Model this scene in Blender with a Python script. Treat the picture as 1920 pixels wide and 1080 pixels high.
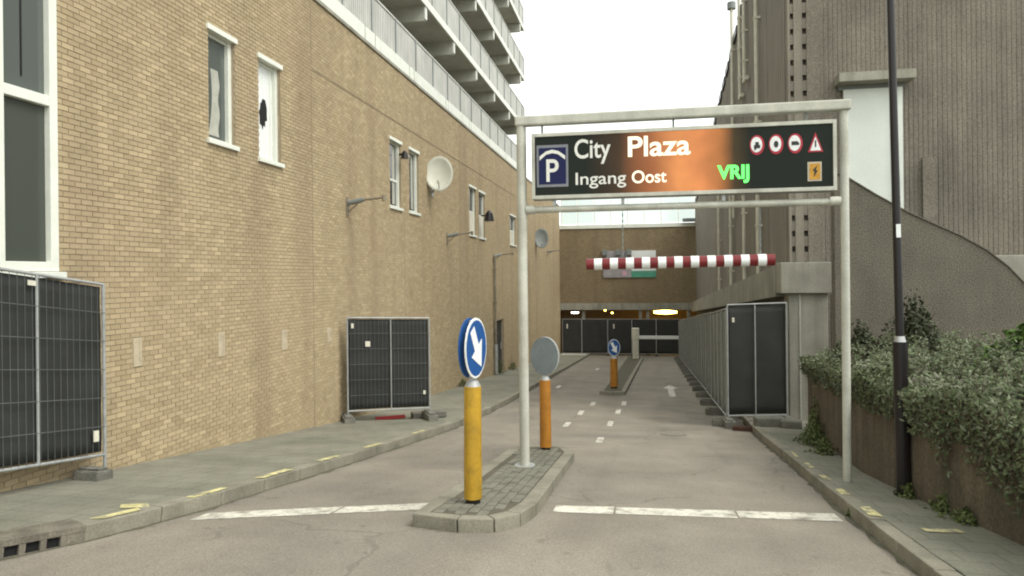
import bpy, bmesh, math, random
import numpy as np
from mathutils import Matrix, Vector
random.seed(7); rng = np.random.default_rng(7)
R = math.radians
S = bpy.context.scene
for o in list(bpy.data.objects): bpy.data.objects.remove(o)
COL = S.collection

# ---------------------------------------------------------------- camera, sky, sun, exposure
CZ = 2.4
cam_data = bpy.data.cameras.new('camera'); cam = bpy.data.objects.new('camera', cam_data); COL.objects.link(cam)
cam_data.sensor_width = 36.0; cam_data.sensor_fit = 'HORIZONTAL'
cam_data.lens = 36.0*1300/1920
cam_data.shift_y = -22.4/1920
cam_data.clip_start = 0.05; cam_data.clip_end = 3000
cam.matrix_world = Matrix.Translation((0, 0, CZ)) @ Matrix.Rotation(R(10.46), 4, 'Z') @ Matrix.Rotation(R(90), 4, 'X') @ Matrix.Rotation(R(-0.6), 4, 'Z')
S.camera = cam

SUN_EL, SUN_AZ = R(52), R(112)          # azimuth clockwise from +Y
w = bpy.data.worlds.new('World'); S.world = w; w.use_nodes = True
nt = w.node_tree; nt.nodes.clear()
out = nt.nodes.new('ShaderNodeOutputWorld'); bg = nt.nodes.new('ShaderNodeBackground')
sky = nt.nodes.new('ShaderNodeTexSky'); sky.sky_type = 'NISHITA'; sky.sun_disc = False
sky.sun_elevation = SUN_EL; sky.sun_rotation = SUN_AZ; sky.dust_density = 6.0; sky.air_density = 1.0; sky.ozone_density = 1.0
hs = nt.nodes.new('ShaderNodeHueSaturation'); hs.inputs['Saturation'].default_value = 0.12
mx = nt.nodes.new('ShaderNodeMix'); mx.data_type = 'RGBA'; mx.inputs['Factor'].default_value = 0.72
mx.inputs[7].default_value = (9.95, 10.4, 10.0, 1)           # bright even cloud layer
nt.links.new(sky.outputs[0], hs.inputs['Color']); nt.links.new(hs.outputs[0], mx.inputs[6])
nt.links.new(mx.outputs[2], bg.inputs['Color']); bg.inputs['Strength'].default_value = 0.125
nt.links.new(bg.outputs[0], out.inputs['Surface'])

sl = bpy.data.lights.new('sun', 'SUN'); sl.energy = 1.1; sl.angle = R(24); sl.color = (1, 0.95, 0.86)
so = bpy.data.objects.new('sun', sl); COL.objects.link(so)
dirv = Vector((math.sin(SUN_AZ)*math.cos(SUN_EL), math.cos(SUN_AZ)*math.cos(SUN_EL), math.sin(SUN_EL)))
so.rotation_euler = dirv.to_track_quat('Z', 'Y').to_euler(); so.location = dirv*40
S.view_settings.view_transform = 'Standard'; S.view_settings.look = 'None'
S.cycles.filter_width = 2.0
S.view_settings.exposure = 0.70; S.view_settings.gamma = 1.0; S.view_settings.use_curve_mapping = False

# ---------------------------------------------------------------- helpers
def mat(name, col, rough=0.8, var=0.12, scale=3.0, fine=60.0, finev=0.1, bump=0.0, bscale=80.0, metal=0.0, spec=0.4, streak=0.0, stain=None, stainamt=0.0, stainscale=0.6):
    m = bpy.data.materials.new(name); m.use_nodes = True
    t = m.node_tree; b = t.nodes['Principled BSDF']; N = t.nodes.new; L = t.links.new
    b.inputs['Roughness'].default_value = rough; b.inputs['Metallic'].default_value = metal
    b.inputs['Specular IOR Level'].default_value = spec
    geo = N('ShaderNodeNewGeometry')
    n1 = N('ShaderNodeTexNoise'); n1.inputs['Scale'].default_value = scale; n1.inputs['Detail'].default_value = 5
    n2 = N('ShaderNodeTexNoise'); n2.inputs['Scale'].default_value = fine; n2.inputs['Detail'].default_value = 2
    L(geo.outputs['Position'], n1.inputs['Vector']); L(geo.outputs['Position'], n2.inputs['Vector'])
    def rng_(node, amt):
        mr = N('ShaderNodeMapRange'); mr.inputs['From Min'].default_value = 0.3; mr.inputs['From Max'].default_value = 0.7
        mr.inputs['To Min'].default_value = 1-amt; mr.inputs['To Max'].default_value = 1+amt; L(node.outputs[0], mr.inputs['Value']); return mr
    a, c = rng_(n1, var), rng_(n2, finev)
    mu = N('ShaderNodeMath'); mu.operation = 'MULTIPLY'; L(a.outputs[0], mu.inputs[0]); L(c.outputs[0], mu.inputs[1])
    last = mu
    if streak:
        mp = N('ShaderNodeMapping'); mp.inputs['Scale'].default_value = (5, 5, 0.35); L(geo.outputs['Position'], mp.inputs['Vector'])
        n3 = N('ShaderNodeTexNoise'); n3.inputs['Scale'].default_value = 1.0; n3.inputs['Detail'].default_value = 4; L(mp.outputs[0], n3.inputs['Vector'])
        s = rng_(n3, streak); m2 = N('ShaderNodeMath'); m2.operation = 'MULTIPLY'; L(mu.outputs[0], m2.inputs[0]); L(s.outputs[0], m2.inputs[1]); last = m2
    base = N('ShaderNodeRGB'); base.outputs[0].default_value = (*col, 1); src = base.outputs[0]
    if stain:
        n4 = N('ShaderNodeTexNoise'); n4.inputs['Scale'].default_value = stainscale; n4.inputs['Detail'].default_value = 6; L(geo.outputs['Position'], n4.inputs['Vector'])
        r4 = N('ShaderNodeMapRange'); r4.inputs['From Min'].default_value = 0.48; r4.inputs['From Max'].default_value = 0.72; r4.inputs['To Max'].default_value = stainamt; L(n4.outputs[0], r4.inputs['Value'])
        mm = N('ShaderNodeMix'); mm.data_type = 'RGBA'; L(r4.outputs[0], mm.inputs['Factor']); L(src, mm.inputs[6]); mm.inputs[7].default_value = (*stain, 1); src = mm.outputs[2]
    vm = N('ShaderNodeVectorMath'); vm.operation = 'SCALE'; L(src, vm.inputs[0]); L(last.outputs[0], vm.inputs['Scale'])
    L(vm.outputs[0], b.inputs['Base Color'])
    if bump:
        nb = N('ShaderNodeTexNoise'); nb.inputs['Scale'].default_value = bscale; nb.inputs['Detail'].default_value = 3; L(geo.outputs['Position'], nb.inputs['Vector'])
        bp = N('ShaderNodeBump'); bp.inputs['Strength'].default_value = bump; bp.inputs['Distance'].default_value = 0.01
        L(nb.outputs[0], bp.inputs['Height']); L(bp.outputs[0], b.inputs['Normal'])
    return m

def emit_mat(name, col, strength):
    m = bpy.data.materials.new(name); m.use_nodes = True; b = m.node_tree.nodes['Principled BSDF']
    b.inputs['Base Color'].default_value = (0.02, 0.02, 0.02, 1)
    b.inputs['Emission Color'].default_value = (*col, 1); b.inputs['Emission Strength'].default_value = strength
    return m

class MB:
    def __init__(s): s.v = []; s.f = []; s.m = []
    def add(s, vs, fs, mi=0):
        k = len(s.v); s.v += [tuple(p) for p in vs]; s.f += [tuple(i+k for i in f) for f in fs]; s.m += [mi]*len(fs); return s
    def box(s, x0, x1, y0, y1, z0, z1, mi=0):
        return s.add([(x0,y0,z0),(x1,y0,z0),(x1,y1,z0),(x0,y1,z0),(x0,y0,z1),(x1,y0,z1),(x1,y1,z1),(x0,y1,z1)],
                     [(0,3,2,1),(4,5,6,7),(0,1,5,4),(1,2,6,5),(2,3,7,6),(3,0,4,7)], mi)
    def hexa(s, p, mi=0):   # 8 points, bottom ring then top ring
        return s.add(p, [(0,3,2,1),(4,5,6,7),(0,1,5,4),(1,2,6,5),(2,3,7,6),(3,0,4,7)], mi)
    def tube(s, p, q, r, n=10, r2=None, mi=0):
        p = Vector(p); q = Vector(q); d = (q-p).normalized(); r2 = r if r2 is None else r2
        u = d.orthogonal().normalized(); v = d.cross(u); vs = []
        for c, rr in ((p, r), (q, r2)):
            for i in range(n):
                a = 2*math.pi*i/n; vs.append(c+u*rr*math.cos(a)+v*rr*math.sin(a))
        fs = [(i, (i+1) % n, n+(i+1) % n, n+i) for i in range(n)] + [tuple(range(n-1, -1, -1)), tuple(range(n, 2*n))]
        return s.add(vs, fs, mi)
    def poly_prism(s, pts, y0, y1, mi=0):   # pts in (x,z), extruded along y
        n = len(pts); vs = [(x, y0, z) for x, z in pts]+[(x, y1, z) for x, z in pts]
        return s.add(vs, [tuple(range(n)), tuple(range(2*n-1, n-1, -1))]+[(i, n+i, n+(i+1) % n, (i+1) % n) for i in range(n)], mi)
    def build(s, name, m, parent=None, smooth=False, bevel=0.0):
        me = bpy.data.meshes.new(name); me.from_pydata(s.v, [], s.f)
        for x in (m if isinstance(m, (list, tuple)) else [m]): me.materials.append(x)
        me.polygons.foreach_set('material_index', s.m)
        bm = bmesh.new(); bm.from_mesh(me); bmesh.ops.recalc_face_normals(bm, faces=bm.faces)
        if bevel:
            bmesh.ops.bevel(bm, geom=list(bm.edges), offset=bevel, segments=2, affect='EDGES', profile=0.6)
        bm.to_mesh(me); bm.free()
        if smooth:
            me.polygons.foreach_set('use_smooth', [True]*len(me.polygons))
            me.set_sharp_from_angle(angle=R(40))
        return link(name, me, parent)

def link(name, me, parent=None):
    o = bpy.data.objects.new(name, me); COL.objects.link(o)
    if parent is not None: o.parent = parent
    return o
def empty(name, loc=(0,0,0), mtx=None):
    o = bpy.data.objects.new(name, None); COL.objects.link(o); o.empty_display_size = 0.2
    if mtx is not None: o.matrix_world = mtx
    else: o.location = loc
    return o
def tag(o, label=None, cat=None, group=None, kind=None):
    if label: o['label'] = label
    if cat: o['category'] = cat
    if group: o['group'] = group
    if kind: o['kind'] = kind
    return o
def copy_tree(o, parent=None):
    c = o.copy(); COL.objects.link(c)
    if parent is not None: c.parent = parent
    for ch in list(o.children): copy_tree(ch, c)
    return c
def sm(a, b, t):
    t = max(0, min(1, (t-a)/(b-a))); return t*t*(3-2*t)
def lerp_tab(tab, y):
    return float(np.interp(y, [a for a, _ in tab], [b for _, b in tab]))
def g(X, Y):                            # height of the road surface
    Yc = max(Y, 0)
    if Yc < 12: h = 1.49+.12*Yc
    elif Yc < 18:
        t = Yc-12; h = 2.93+.12*t-.0038*t*t
    else: h = 3.5132+.0744*(Yc-18)
    c = .01*(X+1.5) if X > -1.5 else 0
    c *= 1-sm(14, 24, Y)
    return CZ-h-min(c, .2)
KL = [(-14,-5.3),(0,-5.2),(3.85,-4.70),(4.74,-4.34),(6,-4.12),(9,-3.98),(14,-3.83),(20,-3.72),(54,-3.85)]
KR = [(-14,1.9),(5.4,1.95),(8,2.02),(10.8,2.15),(16,2.3),(34,2.6),(54,3.25)]
kl = lambda y: lerp_tab(KL, y)
kr = lambda y: lerp_tab(KR, y)
WX = -6.15                                # street face of the left building

# ---------------------------------------------------------------- materials
M_road = mat('worn_asphalt', (.250,.222,.180), .9, .13, 1.3, 70, .26, .8, 130, stain=(.185,.168,.142), stainamt=.75, stainscale=.5)
def wear(m):                              # wheel tracks, cracks and dark spots
    t = m.node_tree; b = t.nodes['Principled BSDF']; N = t.nodes.new; L = t.links.new; geo = N('ShaderNodeNewGeometry')
    src = b.inputs['Base Color'].links[0].from_socket
    def mul(src, fac, col):
        x = N('ShaderNodeMix'); x.data_type = 'RGBA'; x.blend_type = 'MULTIPLY'; L(fac, x.inputs['Factor']); L(src, x.inputs[6]); x.inputs[7].default_value = (*col, 1); return x.outputs[2]
    def rmap(sock, a, c, amt):
        r = N('ShaderNodeMapRange'); r.inputs['From Min'].default_value = a; r.inputs['From Max'].default_value = c; r.inputs['To Max'].default_value = amt; L(sock, r.inputs['Value']); return r.outputs[0]
    mp = N('ShaderNodeMapping'); mp.inputs['Scale'].default_value = (1.5, .07, 1); L(geo.outputs['Position'], mp.inputs['Vector'])
    n = N('ShaderNodeTexNoise'); n.inputs['Scale'].default_value = 1; n.inputs['Detail'].default_value = 4; L(mp.outputs[0], n.inputs['Vector'])
    src = mul(src, rmap(n.outputs[0], .48, .68, .7), (.80,.79,.80))
    nd = N('ShaderNodeTexNoise'); nd.inputs['Scale'].default_value = 2.2; L(geo.outputs['Position'], nd.inputs['Vector'])
    ad = N('ShaderNodeVectorMath'); ad.operation = 'MULTIPLY_ADD'; L(nd.outputs['Color'], ad.inputs[0]); ad.inputs[1].default_value = (.5,.5,0); L(geo.outputs['Position'], ad.inputs[2])
    vo = N('ShaderNodeTexVoronoi'); vo.feature = 'DISTANCE_TO_EDGE'; vo.inputs['Scale'].default_value = .42; L(ad.outputs[0], vo.inputs['Vector'])
    nm = N('ShaderNodeTexNoise'); nm.inputs['Scale'].default_value = .5; L(geo.outputs['Position'], nm.inputs['Vector'])
    mm = N('ShaderNodeMath'); mm.operation = 'MULTIPLY'; L(rmap(vo.outputs['Distance'], .012, .003, .6), mm.inputs[0]); L(rmap(nm.outputs[0], .5, .56, 1.0), mm.inputs[1])
    src = mul(src, mm.outputs[0], (.66,.65,.64))
    ns = N('ShaderNodeTexNoise'); ns.inputs['Scale'].default_value = 5.5; ns.inputs['Detail'].default_value = 1; L(geo.outputs['Position'], ns.inputs['Vector'])
    src = mul(src, rmap(ns.outputs[0], .70, .76, .55), (.6,.58,.56))
    nl = N('ShaderNodeTexNoise'); nl.inputs['Scale'].default_value = 190; nl.inputs['Detail'].default_value = 1; L(geo.outputs['Position'], nl.inputs['Vector'])
    x = N('ShaderNodeMix'); x.data_type = 'RGBA'; L(rmap(nl.outputs[0], .6, .72, .5), x.inputs['Factor']); L(src, x.inputs[6]); x.inputs[7].default_value = (.36,.33,.27,1)
    L(x.outputs[2], b.inputs['Base Color'])
wear(M_road)
M_pave = mat('pavement_concrete', (.222,.215,.168), .9, .12, 1.5, 40, .12, .4, 120, stain=(.13,.14,.10), stainamt=.6, stainscale=.8)
M_kerb = mat('kerb_concrete', (.24,.225,.175), .9, .18, 2.5, 50, .15, .5, 90, stain=(.10,.10,.07), stainamt=.5, stainscale=2)
M_islst = mat('island_stone', (.17,.165,.13), .9, .22, 6, 60, .18, .5, 90)
M_ground = mat('earth_ground', (.12,.11,.08), .95)
M_white_paint = mat('road_paint', (.58,.56,.48), .75, .15, 4, 30, .2, stain=(.24,.22,.18), stainamt=1.1, stainscale=7)
M_yellow_paint = mat('yellow_paint', (.56,.51,.25), .85, .2, 5, 40, .25, stain=(.25,.235,.18), stainamt=1.6, stainscale=7)
M_dark = mat('dark_void', (.012,.012,.012), .9)
M_white = mat('white_frame', (.72,.74,.66), .45, .05, 3, 20, .03)
M_offw = mat('cream_paint', (.62,.60,.50), .6, .1, 3, 30, .06, streak=.08)
M_gal = mat('galvanised_steel', (.42,.43,.42), .45, .12, 8, 60, .08, metal=.5)
M_galm = mat('galvanised_tube', (.36,.37,.36), .5, .15, 6, 60, .1, metal=.3)
M_gantry = mat('gantry_paint', (.50,.50,.43), .45, .10, 3, 40, .08, streak=.14, stain=(.30,.28,.22), stainamt=.5, stainscale=2.5)
M_wire = mat('fence_wire', (.12,.125,.12), .6, .2)
M_cloth = mat('black_mesh_cloth', (.028,.03,.028), .85, .22, 2.2, 150, .2, .25, 200)
M_board = mat('dark_hoarding', (.030,.031,.028), .7, .15, 2.5, 60, .12, .2, 60)
M_boardg = mat('grey_hoarding', (.19,.21,.20), .6, .12, 2.5, 60, .08, .1, 60, streak=.12)
M_foot = mat('block_concrete', (.16,.155,.13), .95, .25, 5, 40, .2, .6, 60)
M_conc = mat('beam_concrete', (.30,.29,.24), .9, .14, 1.8, 30, .1, .3, 60, streak=.16, stain=(.16,.16,.11), stainamt=.5)
M_soffit = mat('soffit_concrete', (.46,.46,.40), .9, .12, 1.4, 30, .08, streak=.05)
M_slabw = mat('white_slab_edge', (.74,.76,.68), .6, .06, 2, 20, .05, stain=(.4,.4,.33), stainamt=.4, stainscale=2)
M_balu = mat('balustrade_grey', (.50,.50,.46), .6, .10, 2, 30, .05, streak=.08)
M_balud = mat('balustrade_post', (.20,.22,.21), .6)
M_facade = mat('gallery_facade', (.46,.41,.34), .8, .12, 1.5, 20, .08)
M_rib = mat('ribbed_concrete', (.19,.17,.136), .95, .10, 1.2, 40, .32, .8, 60, streak=.12, stain=(.13,.118,.092), stainamt=.6, stainscale=.35)
M_side = mat('panel_concrete', (.225,.205,.165), .95, .10, 1.2, 50, .12, .4, 60, streak=.16, stain=(.17,.155,.12), stainamt=.6, stainscale=.3)
M_aggr = mat('exposed_aggregate', (.135,.122,.094), .95, .12, 1.5, 45, .5, 1.0, 45, streak=.06)
M_planter = mat('brown_brick_planter', (.112,.090,.064), .9, .2, 2.0, 30, .25, .6, 40, streak=.28, stain=(.055,.058,.034), stainamt=.6, stainscale=1.5)
M_door = mat('white_door', (.66,.70,.64), .5, .04, 2, 20, .03)
M_black = mat('black_lamp_paint', (.014,.011,.011), .35, .1)
M_yel = mat('yellow_bollard_plastic', (.47,.28,.024), .5, .12, 4, 30, .08, streak=.16, stain=(.20,.135,.03), stainamt=.45, stainscale=9)
M_ora = mat('orange_bollard_plastic', (.44,.185,.022), .5, .12, 4, 30, .08, streak=.16, stain=(.19,.09,.03), stainamt=.45, stainscale=9)
M_blue = mat('sign_blue', (.018,.085,.27), .35, .05)
M_signw = mat('sign_white', (.78,.80,.78), .4, .03)
M_signback = mat('sign_back_grey', (.17,.195,.20), .55, .15, 5)
M_red = mat('stripe_red', (.17,.016,.018), .4, .1)
M_redsign = mat('sign_red', (.40,.02,.04), .4, .05)
M_signblack = mat('sign_black', (.018,.02,.016), .3, .1)
M_dish = mat('dish_grey', (.50,.50,.42), .5, .06)
M_brownmetal = mat('weathered_bracket', (.22,.19,.14), .6, .2)
M_glassback = mat('room_dark', (.03,.034,.03), .8)
M_curtain = mat('net_curtain', (.42,.42,.36), .9, .12, 6)

def glass_mat(name, tint, rough=.08):
    m = bpy.data.materials.new(name); m.use_nodes = True; b = m.node_tree.nodes['Principled BSDF']
    b.inputs['Base Color'].default_value = (*tint, 1); b.inputs['Roughness'].default_value = rough
    b.inputs['Specular IOR Level'].default_value = .7; b.inputs['Metallic'].default_value = 0.0
    return m
M_pane = glass_mat('window_pane', (.10,.115,.105)); M_panel = glass_mat('grey_infill_panel', (.058,.066,.055), .3)
M_pane2 = glass_mat('dark_pane', (.03,.03,.035))
def screen_glass():
    m = bpy.data.materials.new('screen_glass'); m.use_nodes = True; t = m.node_tree; t.nodes.clear()
    o = t.nodes.new('ShaderNodeOutputMaterial'); a = t.nodes.new('ShaderNodeBsdfTransparent'); b = t.nodes.new('ShaderNodeBsdfGlossy'); x = t.nodes.new('ShaderNodeMixShader')
    a.inputs[0].default_value = (.82,.86,.84,1); b.inputs['Roughness'].default_value = .1; x.inputs[0].default_value = .12
    t.links.new(a.outputs[0], x.inputs[1]); t.links.new(b.outputs[0], x.inputs[2]); t.links.new(x.outputs[0], o.inputs[0]); return m
M_screen = screen_glass()

M_joint = mat('joint_sealant', (.27,.215,.14), .9)
LB, HB = .165, .0625                    # brick length and course height
def brick_mat(name, base, dark, red, axis='Y', mortar=None):
    m = bpy.data.materials.new(name); m.use_nodes = True; t = m.node_tree; b = t.nodes['Principled BSDF']; N = t.nodes.new; L = t.links.new
    b.inputs['Roughness'].default_value = .9; b.inputs['Specular IOR Level'].default_value = .25
    geo = N('ShaderNodeNewGeometry'); sp = N('ShaderNodeSeparateXYZ'); L(geo.outputs['Position'], sp.inputs[0])
    def M(op, a, bb, c=None):
        n = N('ShaderNodeMath'); n.operation = op
        for i, v in enumerate((a, bb, c)):
            if v is None: continue
            if isinstance(v, (int, float)): n.inputs[i].default_value = v
            else: L(v, n.inputs[i])
        return n.outputs[0]
    row = M('FLOOR', M('DIVIDE', sp.outputs['Z'], HB), None)
    half = M('MULTIPLY', M('MODULO', M('ABSOLUTE', row, None), 2.0), .5)
    fx = M('ADD', M('DIVIDE', sp.outputs[axis], LB), half); cx = M('FLOOR', fx, None)
    cmb = N('ShaderNodeCombineXYZ'); L(cx, cmb.inputs[0]); L(row, cmb.inputs[1])
    wn = N('ShaderNodeTexWhiteNoise'); wn.noise_dimensions = '2D'; L(cmb.outputs[0], wn.inputs['Vector'])
    cr = N('ShaderNodeValToRGB'); e = cr.color_ramp.elements; e[0].color = (*dark, 1); e[0].position = 0; e[1].color = (*base, 1); e[1].position = .45
    k = cr.color_ramp.elements.new(.85); k.color = tuple(min(1, c*1.08) for c in base)+(1,); k = cr.color_ramp.elements.new(1.0); k.color = tuple(min(1, c*1.22) for c in base)+(1,)
    L(wn.outputs['Value'], cr.inputs[0])
    def noise(scale, lo, hi, amt, vec=None):
        n = N('ShaderNodeTexNoise'); n.inputs['Scale'].default_value = scale; n.inputs['Detail'].default_value = 6; L(vec or geo.outputs['Position'], n.inputs['Vector'])
        r = N('ShaderNodeMapRange'); r.inputs['From Min'].default_value = lo; r.inputs['From Max'].default_value = hi; r.inputs['To Max'].default_value = amt; L(n.outputs[0], r.inputs['Value']); return r.outputs[0]
    def mixc(f, c1, c2):
        x = N('ShaderNodeMix'); x.data_type = 'RGBA'; L(f, x.inputs['Factor']); L(c1, x.inputs[6])
        if isinstance(c2, tuple): x.inputs[7].default_value = (*c2, 1)
        else: L(c2, x.inputs[7])
        return x.outputs[2]
    col = mixc(noise(.35, .5, .75, .55), cr.outputs[0], red)
    mp = N('ShaderNodeMapping'); mp.inputs['Scale'].default_value = (3, 3, .22); L(geo.outputs['Position'], mp.inputs['Vector'])
    col = mixc(noise(1.0, .52, .8, .5, mp.outputs[0]), col, dark)
    col = mixc(noise(14., .62, .8, .4), col, tuple(min(1, c*1.25) for c in base))
    mp2 = N('ShaderNodeMapping'); mp2.inputs['Scale'].default_value = (1.1, 1.1, .12); mp2.inputs['Location'].default_value = (3, 7, 1); L(geo.outputs['Position'], mp2.inputs['Vector'])
    col = mixc(noise(1.0, .50, .72, .62, mp2.outputs[0]), col, tuple(c*.74 for c in red))
    col = mixc(noise(.22, .52, .72, .45), col, tuple(c*1.16 for c in base))
    col = mixc(noise(2.3, .60, .74, .5), col, tuple(c*.72 for c in dark))
    if mortar:
        fr = M('FRACT', fx, None); fz = M('FRACT', M('DIVIDE', sp.outputs['Z'], HB), None)
        ins = M('MULTIPLY', M('MULTIPLY', M('GREATER_THAN', fr, .055), M('LESS_THAN', fr, .96)), M('MULTIPLY', M('GREATER_THAN', fz, .1), M('LESS_THAN', fz, .9)))
        x = N('ShaderNodeMix'); x.data_type = 'RGBA'; L(ins, x.inputs['Factor']); x.inputs[6].default_value = (*mortar, 1); L(col, x.inputs[7]); col = x.outputs[2]
    L(col, b.inputs['Base Color'])
    nb = N('ShaderNodeTexNoise'); nb.inputs['Scale'].default_value = 90; L(geo.outputs['Position'], nb.inputs['Vector'])
    bp = N('ShaderNodeBump'); bp.inputs['Strength'].default_value = .35; bp.inputs['Distance'].default_value = .008; L(nb.outputs[0], bp.inputs['Height']); L(bp.outputs[0], b.inputs['Normal'])
    return m
M_brick = brick_mat('sand_brick', (.410,.328,.204), (.362,.284,.170), (.372,.280,.180))
M_mortar = mat('mortar', (.335,.275,.19), .95, .15, 2, 40, .15, streak=.1)
M_brickfar = brick_mat('brown_brick', (.245,.187,.112), (.19,.145,.088), (.21,.155,.098), axis='X', mortar=(.20,.16,.10))

# ---------------------------------------------------------------- ground, road, pavements
def sheet(name, m, xl, xr, y0, y1, dz, nx=8, step=.5, thick=0.0, kind='structure', parent=None):
    ys = np.arange(y0, y1+1e-6, step); b = MB(); vs = []; fs = []
    for y in ys:
        a, c = xl(y), xr(y)
        for i in range(nx+1):
            x = a+(c-a)*i/nx; vs.append((x, y, g(x, y)+dz))
    n = nx+1
    for j in range(len(ys)-1):
        for i in range(nx): fs.append((j*n+i, j*n+i+1, (j+1)*n+i+1, (j+1)*n+i))
    b.add(vs, fs); o = b.build(name, m, parent)
    if kind: o['kind'] = kind
    return o
gv = []; gf = []
gx = [-400,-120,-40,-15,-8,0,8,15,40,120,400]; gy = [-400,-120,-40,-15,-5,0,6,12,18,30,45,60,90,140,400]
for y in gy:
    for x in gx: gv.append((x, y, g(-2, min(y, 72))-.35))
for j in range(len(gy)-1):
    for i in range(len(gx)-1): gf.append((j*11+i, j*11+i+1, (j+1)*11+i+1, (j+1)*11+i))
tag(MB().add(gv, gf).build('ground', M_ground), kind='structure')
road = sheet('road', M_road, lambda y: kl(y)-.03, lambda y: kr(y)+.03, -14, 70, 0, 10)
def tiled(m, sx, sy):                    # paving joints as fine relief
    t = m.node_tree; b = t.nodes['Principled BSDF']; geo = t.nodes.new('ShaderNodeNewGeometry'); br = t.nodes.new('ShaderNodeTexBrick')
    br.inputs['Scale'].default_value = 1; br.inputs['Brick Width'].default_value = sx; br.inputs['Row Height'].default_value = sy; br.inputs['Mortar Size'].default_value = .008
    t.links.new(geo.outputs['Position'], br.inputs['Vector'])
    br.inputs['Color1'].default_value = (1,1,1,1); br.inputs['Color2'].default_value = (.9,.9,.9,1); br.inputs['Mortar'].default_value = (.68,.68,.66,1)
    src = b.inputs['Base Color'].links[0].from_socket; x = t.nodes.new('ShaderNodeMix'); x.data_type = 'RGBA'; x.blend_type = 'MULTIPLY'; x.inputs['Factor'].default_value = 1
    t.links.new(src, x.inputs[6]); t.links.new(br.outputs['Color'], x.inputs[7]); t.links.new(x.outputs[2], b.inputs['Base Color'])
tiled(M_pave, .3, .3)
KH = .13
pl = sheet('pavement_left', M_pave, lambda y: WX-.03, lambda y: kl(y)-.14, -14, 54, KH-.006, 5)
prx = lambda y: lerp_tab([(-14,3.2),(6,3.15),(13.6,3.2),(14.2,4.3),(17,4.3),(54,4.3)], y)
pr = sheet('pavement_right', M_pave, lambda y: kr(y)+.14, prx, -14, 54, KH-.006, 5)

def frame_on(x, y, tx, ty, dz):           # matrix: local X along (tx,ty) on the slope
    e = .05; t = Vector((tx, ty, 0)).normalized()
    sl_ = (g(x+t.x*e, y+t.y*e)-g(x-t.x*e, y-t.y*e))/(2*e)
    ax = Vector((t.x, t.y, sl_)).normalized(); side = Vector((-t.y, t.x, 0)); up = ax.cross(side)
    m = Matrix.Identity(4)
    for i, v in enumerate((ax, side, up)):
        for r in range(3): m[r][i] = v[r]
    m.translation = (x, y, g(x, y)+dz); return m
kst = MB().box(0, .738, 0, .15, -.28, 0); kerb_me = None
def kerb_row(f, side, parent, y0, y1):
    global kerb_me
    y = y0
    while y < y1:
        x = f(y); x2 = f(y+.7); d = Vector((x2-x, .7, 0)).normalized()
        low = -.012 if (side > 0 and y < 6.3) else 0
        m = frame_on(x, y, d.x, d.y, KH+random.uniform(-.004, .004)+low)
        if side > 0: m = m @ Matrix.Translation((0, -.15, 0))
        if kerb_me is None:
            o = kst.build('kerb_stone', M_kerb, parent, bevel=.012); kerb_me = o.data
        else: o = link('kerb_stone', kerb_me, parent)
        o.matrix_local = m @ Matrix.Rotation(R(random.uniform(-.25, .25)), 4, 'Z')
        y += .745*d.y
kerb_row(kl, -1, pl, 4.78, 53.5); kerb_row(kl, -1, pl, -1.7, 3.05)
kerb_row(kr, 1, pr, 2.2, 53.5)

def ground_quad(name, m, pts, dz, parent, sub=6):
    # pts: quad a,b,c,d in xy; lies on the slope
    vs = []; fs = []; a, b, c, d = [Vector((p[0], p[1], 0)) for p in pts]
    for j in range(sub+1):
        for i in range(sub+1):
            u, v = i/sub, j/sub; p = a.lerp(b, u).lerp(d.lerp(c, u), v); vs.append((p.x, p.y, g(p.x, p.y)+dz))
    n = sub+1
    for j in range(sub):
        for i in range(sub): fs.append((j*n+i, j*n+i+1, (j+1)*n+i+1, (j+1)*n+i))
    return MB().add(vs, fs).build(name, m, parent)
# white stop line, broken by the island; laid in several strokes
def stop(xa, xb):
    fy = lambda x: 5.72+(x+4)*.48 if x < -1.5 else 6.84+(x+.86)*.137
    ya, yb = fy(xa), fy(xb)
    ground_quad('stop_line', M_white_paint, [(xa, ya-.14), (xb, yb-.16), (xb, yb+.18), (xa, ya+.16)], .004, road)
stop(-4.0, -2.9); stop(-2.88, -2.03); stop(-.86, -.28); stop(-.26, .9); stop(.92, 1.88)
for (x, y) in [(-.755,12.83),(-.69,15.62),(-.59,18.05),(-.487,20.0),(-1.612,15.19),(-1.51,17.58),(-1.347,19.75),(-2.22,36.0),(-2.95,25.1)]:
    ww = .05+.0007*y; ll = .22+.014*y
    ground_quad('guide_mark', M_white_paint, [(x-ww, y-ll), (x+ww, y-ll), (x+ww, y+ll), (x-ww, y+ll)], .004, road, 2)
ab = MB(); ax = 1.0
for poly in ([(-.1,22.3),(.1,22.3),(.1,25.2),(-.1,25.2)], [(-.26,25.2),(.26,25.2),(0.0,26.7)]):
    ab.add([(ax+p[0]+.02*(p[1]-24), p[1], g(ax, p[1])+.004) for p in poly], [tuple(range(len(poly)))])
ab.build('direction_arrow', M_white_paint, road)
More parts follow.
